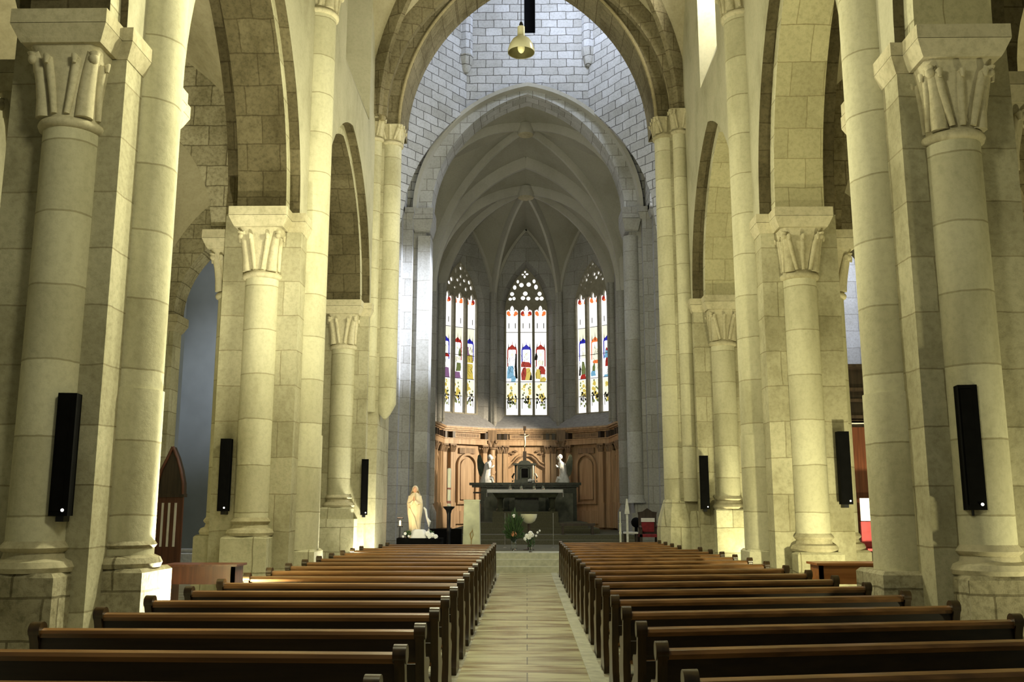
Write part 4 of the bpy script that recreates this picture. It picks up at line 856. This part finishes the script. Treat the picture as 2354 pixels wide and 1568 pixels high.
MB().box(3.55,3.97,29.50,29.56,1.3,1.42).build('head_cloth',M['white'],t)
for x in (3.47,3.99):
    MB().box(x-.02,x+.06,29.1,29.18,.5,1.15).build('leg',M['walnut'],t); MB().box(x-.02,x+.06,29.54,29.62,.5,.95).build('leg',M['walnut'],t)
    MB().tube([(x+.02,29.08,1.12),(x+.02,29.3,1.17),(x+.02,29.56,1.14)],.035,8).build('armrest',M['walnut'],t)
t=thing('stool','small dark stool with a white top left of the armchair','stool',(3.2,29.3,.5)); MB().box(2.98,3.4,29.1,29.5,.95,1.0).build('seat',M['white'],t)
for x in (3.02,3.36):
    for y in (29.14,29.46): MB().box(x-.025,x+.025,y-.025,y+.025,.5,.95).build('leg',M['walnut'],t)
t=thing('round_stool','black round-topped stand between the stool and the armchair','stand',(3.42,29.7,.5)); MB().lathe(3.42,29.75,[(.14,.5),(.05,.6),(.05,1.15)],12).build('stem',M['black'],t); MB().ball((3.42,29.75,1.28),.16,12).build('round_top',M['black'],t)
# ------------------------------------------------------------------ pews
endprof=[(-.03,0),(-.05,.08),(.0,.2),(.01,.42),(-.03,.57),(-.06,.76),(-.08,.81),(-.08,.86),(-.06,.895),(-.02,.905),(.02,.89),(.035,.86),(.03,.81),(.015,.78),(.03,.70),(.06,.66),(.14,.64),(.26,.63),(.31,.60),(.30,.56),(.24,.54),(.26,.48),(.36,.44),(.4,.4),(.37,.36),(.33,.28),(.36,.12),(.42,.06),(.42,0)]
def make_pew(x0,x1,y,label,group,tw=0,shr=0):
    xm=(x0+x1)/2; t=thing('church_pew',label,'pew',(xm,y,0),group); L=(x1-x0)/2
    def B(mb,name,m):
        if shr: mb.v=[(a,b+a*shr,c) for a,b,c in mb.v]
        o=mb.build(name,m); o.parent=t; return o
    rail=[(-.055,.80),(-.062,.83),(-.05,.853),(-.01,.865),(.03,.853),(.042,.83),(.035,.80)]
    B(MB().prism(rail,lambda u,z,d:(d,u,z),-L+.05,L-.05),'top_rail',M['rail'])
    B(MB().box(-L+.05,L-.05,-.035,-.01,.665,.801),'backrest',M['pew'])
    B(MB().frust((-L+.05,L-.05,.0,.025),.46,(-L+.05,L-.05,-.02,.0),.62),'lower_back_board',M['pew'])
    B(MB().box(-L+.05,L-.05,.0,.37,.43,.465),'seat',M['rail'])
    B(MB().box(-L+.05,L-.05,-.30,-.16,.16,.19),'kneeler',M['pew'])
    n=5
    for k in range(1,n): xx=-L+2*L*k/n; B(MB().box(xx-.02,xx+.02,-.03,.0,.44,.72),'back_stile',M['pew'])
    for k in (1,2): xx=-L+2*L*k/3; B(MB().prism([(.0,0),(.0,.43),(.34,.43),(.28,.2),(.34,0)],lambda u,z,d:(d,u,z),xx-.02,xx+.02),'leg',M['pew'])
    for sx in (-1,1):
        mb=MB().prism(endprof,lambda u,z,d:(d,u,z),sx*(L-.055),sx*(L+.01) if sx>0 else sx*(L+.01))
        e=B(mb,'bench_end',M['pewend'])
        mb=MB().prism([(-.024+.064*math.cos(a),.853+.06*math.sin(a)) for a in [2*PI*k/14 for k in range(14)]],lambda u,z,d:(d,u,z),sx*(L-.065),sx*(L+.018))
        k_=B(mb,'scroll',M['pewend']); k_.parent=e
    t.rotation_euler.z=tw
    return t
ordn=['first','second','third','fourth','fifth','sixth','seventh','eighth','ninth','tenth','eleventh','twelfth','thirteenth','fourteenth','fifteenth','sixteenth','seventeenth','eighteenth','nineteenth','twentieth']
for k in range(18):
    y=5.02+1.06*k
    make_pew(-3.66 if k<16 else -3.4,-.76,y,f'dark wooden pew left of the aisle, {ordn[k]} row from the camera','pews left of the aisle',tw=(-.03,-.03,-.012)[k] if k<3 else 0)
for k in range(19):
    xr=3.97-.017*k if k<15 else 3.45
    x0=.83; y=5.15+1.06*k+(xr-x0)/2*.18
    make_pew(x0,xr,y,f'dark wooden pew right of the aisle, {ordn[k]} row from the camera','pews right of the aisle',shr=.18)
# ------------------------------------------------------------------ loudspeakers
def speaker(x,y,z0,z1,w,d,label,rot=0,lean=0):
    t=thing('column_loudspeaker',label,'loudspeaker',(x,y,z0)); 
    def B(mb,n,m): o=mb.build(n,m); o.parent=t; return o
    h=z1-z0
    B(MB().frust((-w/2,w/2,-d/2,d/2),0,(-w/2,w/2,-d/2-lean,d/2-lean),h),'cabinet',M['black'])
    B(MB().box(-w/2+.02,w/2-.06,-d/2-.006,-d/2,.05,h-.05),'grille',M['black'])
    B(MB().box(-.04,.04,-.02,d/2+.12,-.06,.02),'bracket',M['iron']); B(MB().box(-.04,.04,d/2-.02,d/2+.12,h-.2,h-.12),'bracket',M['iron'])
    B(MB().ball((w/2-.05,-d/2-.01,.06),.018,8),'indicator_lamp',plain('led',(.9,.9,.9),.3,emit=(1,1,1),es=1))
    t.rotation_euler.z=rot; return t
speaker(-4.9,9.88,1.66,2.95,.19,.18,'tall black loudspeaker on the nearest left pier beside the rough stone face',.15)
speaker(4.87,10.36,1.72,3.08,.2,.18,'tall black loudspeaker on the nearest right pier with a small white lamp',-.15)
speaker(-5.43,16.85,1.68,2.97,.18,.16,'narrow black loudspeaker on the middle left pier behind the small desk',0)
speaker(5.72,17.02,1.8,3.1,.2,.16,'narrow black loudspeaker on the middle right pier',0)
speaker(-4.27,24.75,1.55,3.0,.18,.16,'small black loudspeaker on the left crossing pier',.2)
speaker(4.57,24.3,1.7,3.06,.22,.18,'small rounded black loudspeaker on the right crossing pier',-.1)
# ------------------------------------------------------------------ pendant lamp
t=thing('pendant_lamp','cream bell-shaped pendant lamp hanging high in the nave before the lantern','lamp',(-.1,20,12.2)); x,y=-.1,20
MB().lathe(x,y,[(.31,12.08),(.31,12.14),(.27,12.28),(.2,12.4),(.12,12.46),(.085,12.48),(.085,12.72),(.0,12.75)],32,caps=False).build('lamp_shade',M['enamel'],t)
MB().lathe(x,y,[(.31,12.08),(.295,12.085),(.295,12.13),(.25,12.26),(.18,12.38),(.0,12.44)],32,caps=False).build('reflector',plain('lamp_inside',(.1,.09,.04),.35),t); MB().ball((x,y,12.2),.085,14,(1,1,1.5)).build('bulb',M['bulb'],t); MB().lathe(x,y,[(.03,12.74),(.05,12.78),(.03,12.84),(.008,12.86),(.008,18)],10).build('cord',M['iron'],t)
# ------------------------------------------------------------------ desks beside the piers
for x0,x1,y,z,lab,mt in ((-5.2,-4.2,13.7,.94,'brown wooden desk with an open underside between the left piers',M['redwood']),(3.98,4.85,13.1,1.0,'small orange-brown wooden desk glowing in front of the middle right pier',wood('desk_wood',(.30,.11,.03),(.42,.17,.05),.4))):
    t=thing('wooden_desk',lab,'desk',((x0+x1)/2,y,0)); MB().box(x0-.04,x1+.04,y-.05,y+.45,z-.03,z).build('desk_top',mt,t); MB().box(x0,x1,y,y+.02,z-.28,z-.03).build('front_panel',mt,t)
    for x in (x0,x1-.06):
        MB().box(x,x+.06,y,y+.4,0,z-.03).build('side_panel',mt,t)
# gothic confessional, left aisle
t=thing('gothic_confessional','dark gothic wooden confessional with a pointed gable in the left aisle','confessional',(-8.20,22.2,0)); y0=22
MB().box(-9.60,-8.25,y0+.02,y0+.5,0,2.55).build('cabinet',M['walnut'],t)
mb=MB(); og=[(-8.65,2.05),(-8.63,2.3),(-8.56,2.6),(-8.45,2.85),(-8.32,3.15),(-8.20,2.9),(-8.10,2.6),(-8.03,2.3),(-8.02,2.05)]
mb.prism(og,lambda u,z,d:(u,d,z),y0-.1,y0+.12).build('gable',M['walnut'],t)
MB().tube([(a,y0-.12,b) for a,b in og[:5]],.035,8).tube([(a,y0-.12,b) for a,b in og[4:]],.035,8).build('gable_moulding',M['redwood'],t)
MB().box(-8.65,-8.03,y0-.05,y0+.02,0,2.02).build('door',M['redwood'],t)
for k in range(3): MB().box(-8.49+k*.15-.025,-8.49+k*.15+.025,y0-.07,y0-.05,.85,1.85).build('door_slot',M['white'],t)['label']='pale vertical slot'
MB().box(-8.67,-8.00,y0-.12,y0+.12,1.98,2.06).build('lintel',M['walnut'],t)
tag(MB().box(-11.5,-10.3,29.9,30.6,0,.3).frust((-11.5,-10.3,29.9,30.6),.3,(-11.4,-10.4,30.0,30.6),.36).box(-11.45,-10.35,29.95,30.6,.36,.44).build('stone_plinth',M['whitestone'],loc=(-10.9,30.2,0)),'low grey moulded stone plinth beyond the left aisle','plinth')
# right aisle confessional
t=thing('wooden_confessional','tall red-brown panelled confessional seen between the right piers','confessional',(8.1,22.4,0)); y0=22
MB().box(7.3,9.6,y0+.1,y0+1.3,0,5.1).build('cabinet',M['walnut'],t)
MB().box(7.35,9.55,y0+.02,y0+.1,1.2,3.6).build('door',M['redwood'],t)
for z,d in ((3.7,.12),(3.8,.2),(4.2,.1),(4.45,.22),(5.0,.3)): MB().box(7.25,9.65,y0+.1-d,y0+.1,z,z+.07).build('moulding',M['walnut'],t)
MB().box(7.3,9.6,y0-.02,y0+.1,3.68,3.74).build('pale_ledge',M['white'],t)
tag(MB().box(7.5,7.92,21.4,21.42,1.45,1.95).build('white_notice',M['paper'],loc=(8,21.4,1.45)),'blank white sheet propped above the red chair in the right aisle','paper')
t=thing('red_chair','red cloth-backed chair in front of the confessional in the right aisle','chair',(8.1,21.5,0)); MB().box(7.5,7.95,21.42,21.5,.85,1.43).build('backrest',M['red'],t); MB().box(7.5,7.95,21.1,21.5,.8,.85).build('seat',M['red'],t)
for x in (7.53,7.91):
    for y in (21.13,21.46): MB().box(x-.02,x+.02,y-.02,y+.02,0,.8).build('leg',M['black'],t)
tag(MB().loft([[(8.35+w*math.cos(a),22.4+w*math.sin(a),z) for a in [2*PI*k/14 for k in range(14)]] for z,w in ((5.1,.25),(5.3,.2),(5.5,.22),(5.62,.1),(5.68,.09),(5.8,.1),(5.88,.04))]).build('white_bust',M['whitestone'],loc=(8.35,22.4,5.1)),'small white bust on top of the right aisle confessional','statue')
# ------------------------------------------------------------------ floodlight fixtures + lights
def light(kind,loc,energy,col,size=.3,aim=None,spot=None,sy=None,blend=.6):
    l=bpy.data.lights.new('light',kind); l.energy=energy; l.color=col
    if kind=='AREA':
        l.size=size
        if sy: l.shape='RECTANGLE'; l.size_y=sy
    elif kind in('POINT','SPOT'): l.shadow_soft_size=size
    if spot: l.spot_size=math.radians(spot); l.spot_blend=blend
    o=bpy.data.objects.new('light',l); C.objects.link(o); o.location=loc
    if aim: o.rotation_euler=(Vector(aim)-Vector(loc)).to_track_quat('-Z','Y').to_euler()
    return o
YG=(1,.93,.52); WM=(1,.96,.62); COLD=(.80,.86,1); WARM=(1,.62,.32)
floods=[(-3.95,12.2,(-4.6,10.9,5),2600,'behind the nearest left pier'),(-3.8,19.0,(-4.3,17.6,6),900,'behind the middle left pier'),(-3.75,24.3,(-4.1,25.4,4),420,'before the left crossing pier'),
        (5.75,13.8,(5.3,17,6),800,'under the arch between the right piers'),(5.9,23.2,(5.3,24.2,5),330,'before the right crossing pier'),(7.6,19.8,(5.5,20.8,9),900,'in the right aisle between the far piers'),(7.6,8.5,(5.5,10,6),500,'in the right aisle behind the nearest pier')]
for x,y,aim,e,lab in floods:
    t=thing('floodlight','small floor floodlight '+lab,'floodlight',(x,y,0)); MB().box(x-.12,x+.12,y-.08,y+.08,.02,.14).build('housing',M['iron'],t); MB().box(x-.1,x+.1,y-.06,y+.06,.14,.145).build('lens',M['candle'],t); MB().box(x-.15,x+.15,y-.03,y+.03,0,.04).build('bracket',M['iron'],t)
    light('SPOT',(x,y,.22),e,YG if x>0 else (1,.95,.66),.1,aim,150)
light('POINT',(-.8,6.0,7.5),620,WM,.6)  # added nave fill points, no lamp hangs there
light('POINT',(-1.1,14.6,7.0),1080,WM,.5)
light('POINT',(-.8,21.8,7.5),430,WM,.5)
light('SPOT',(2.2,14.5,10.5),4600,WM,.3,(-5,10.5,4.5),75)  # added unseen spot that brightens the left piers
# daylight of the transept window and the lantern
light('AREA',(12.6,30.2,11.5),1100,COLD,3,(-4,33,9),sy=8)
light('SPOT',(8.6,27.7,13.2),60000,COLD,.1,(-4.0,33,8.6),22,blend=1)
light('AREA',(-12.6,30,11.5),80,COLD,3,(4,32,9),sy=8)
light('AREA',(5.22,21.2,16),1300,(1,.97,.8),.9,(4.8,22.4,14.5),sy=3)
light('POINT',(1.5,30,20.5),600,(.75,.83,1),.6)
light('AREA',(0,29.8,27),380,(.72,.80,1),4,(0,32.5,10))
# warm spot on panelling and the statue
light('SPOT',(3.5,36.9,5.6),3900,(1,.84,.60),.12,(-2.5,41.0,3.1),58)
light('POINT',(-3.75,28.0,1.5),9,(1,.5,.25),.08)
light('SPOT',(-3.6,26.9,1.35),14,(1,.6,.3),.08,(-3.3,27.6,1.9),110)
light('POINT',(0,37,9),22,(1,.95,.85),.6)  # added ambient fill inside the choir, not a real lamp
w=bpy.data.worlds.new('World'); bpy.context.scene.world=w; w.use_nodes=True
w.node_tree.nodes['Background'].inputs[0].default_value=(.75,.78,.62,1); w.node_tree.nodes['Background'].inputs[1].default_value=.12
# ------------------------------------------------------------------ camera
cam=bpy.data.cameras.new('Camera'); cam.sensor_width=36; cam.lens=36*2141/2354; cam.clip_end=200
co=bpy.data.objects.new('Camera',cam); C.objects.link(co); co.location=(0,0,1.75)
co.rotation_euler=(math.radians(90+10.12),0,math.atan(34/2141*math.cos(math.radians(10.12))))
sc=bpy.context.scene; sc.camera=co
sc.view_settings.view_transform='Standard'; sc.view_settings.look='None'; sc.view_settings.exposure=0; sc.view_settings.gamma=1
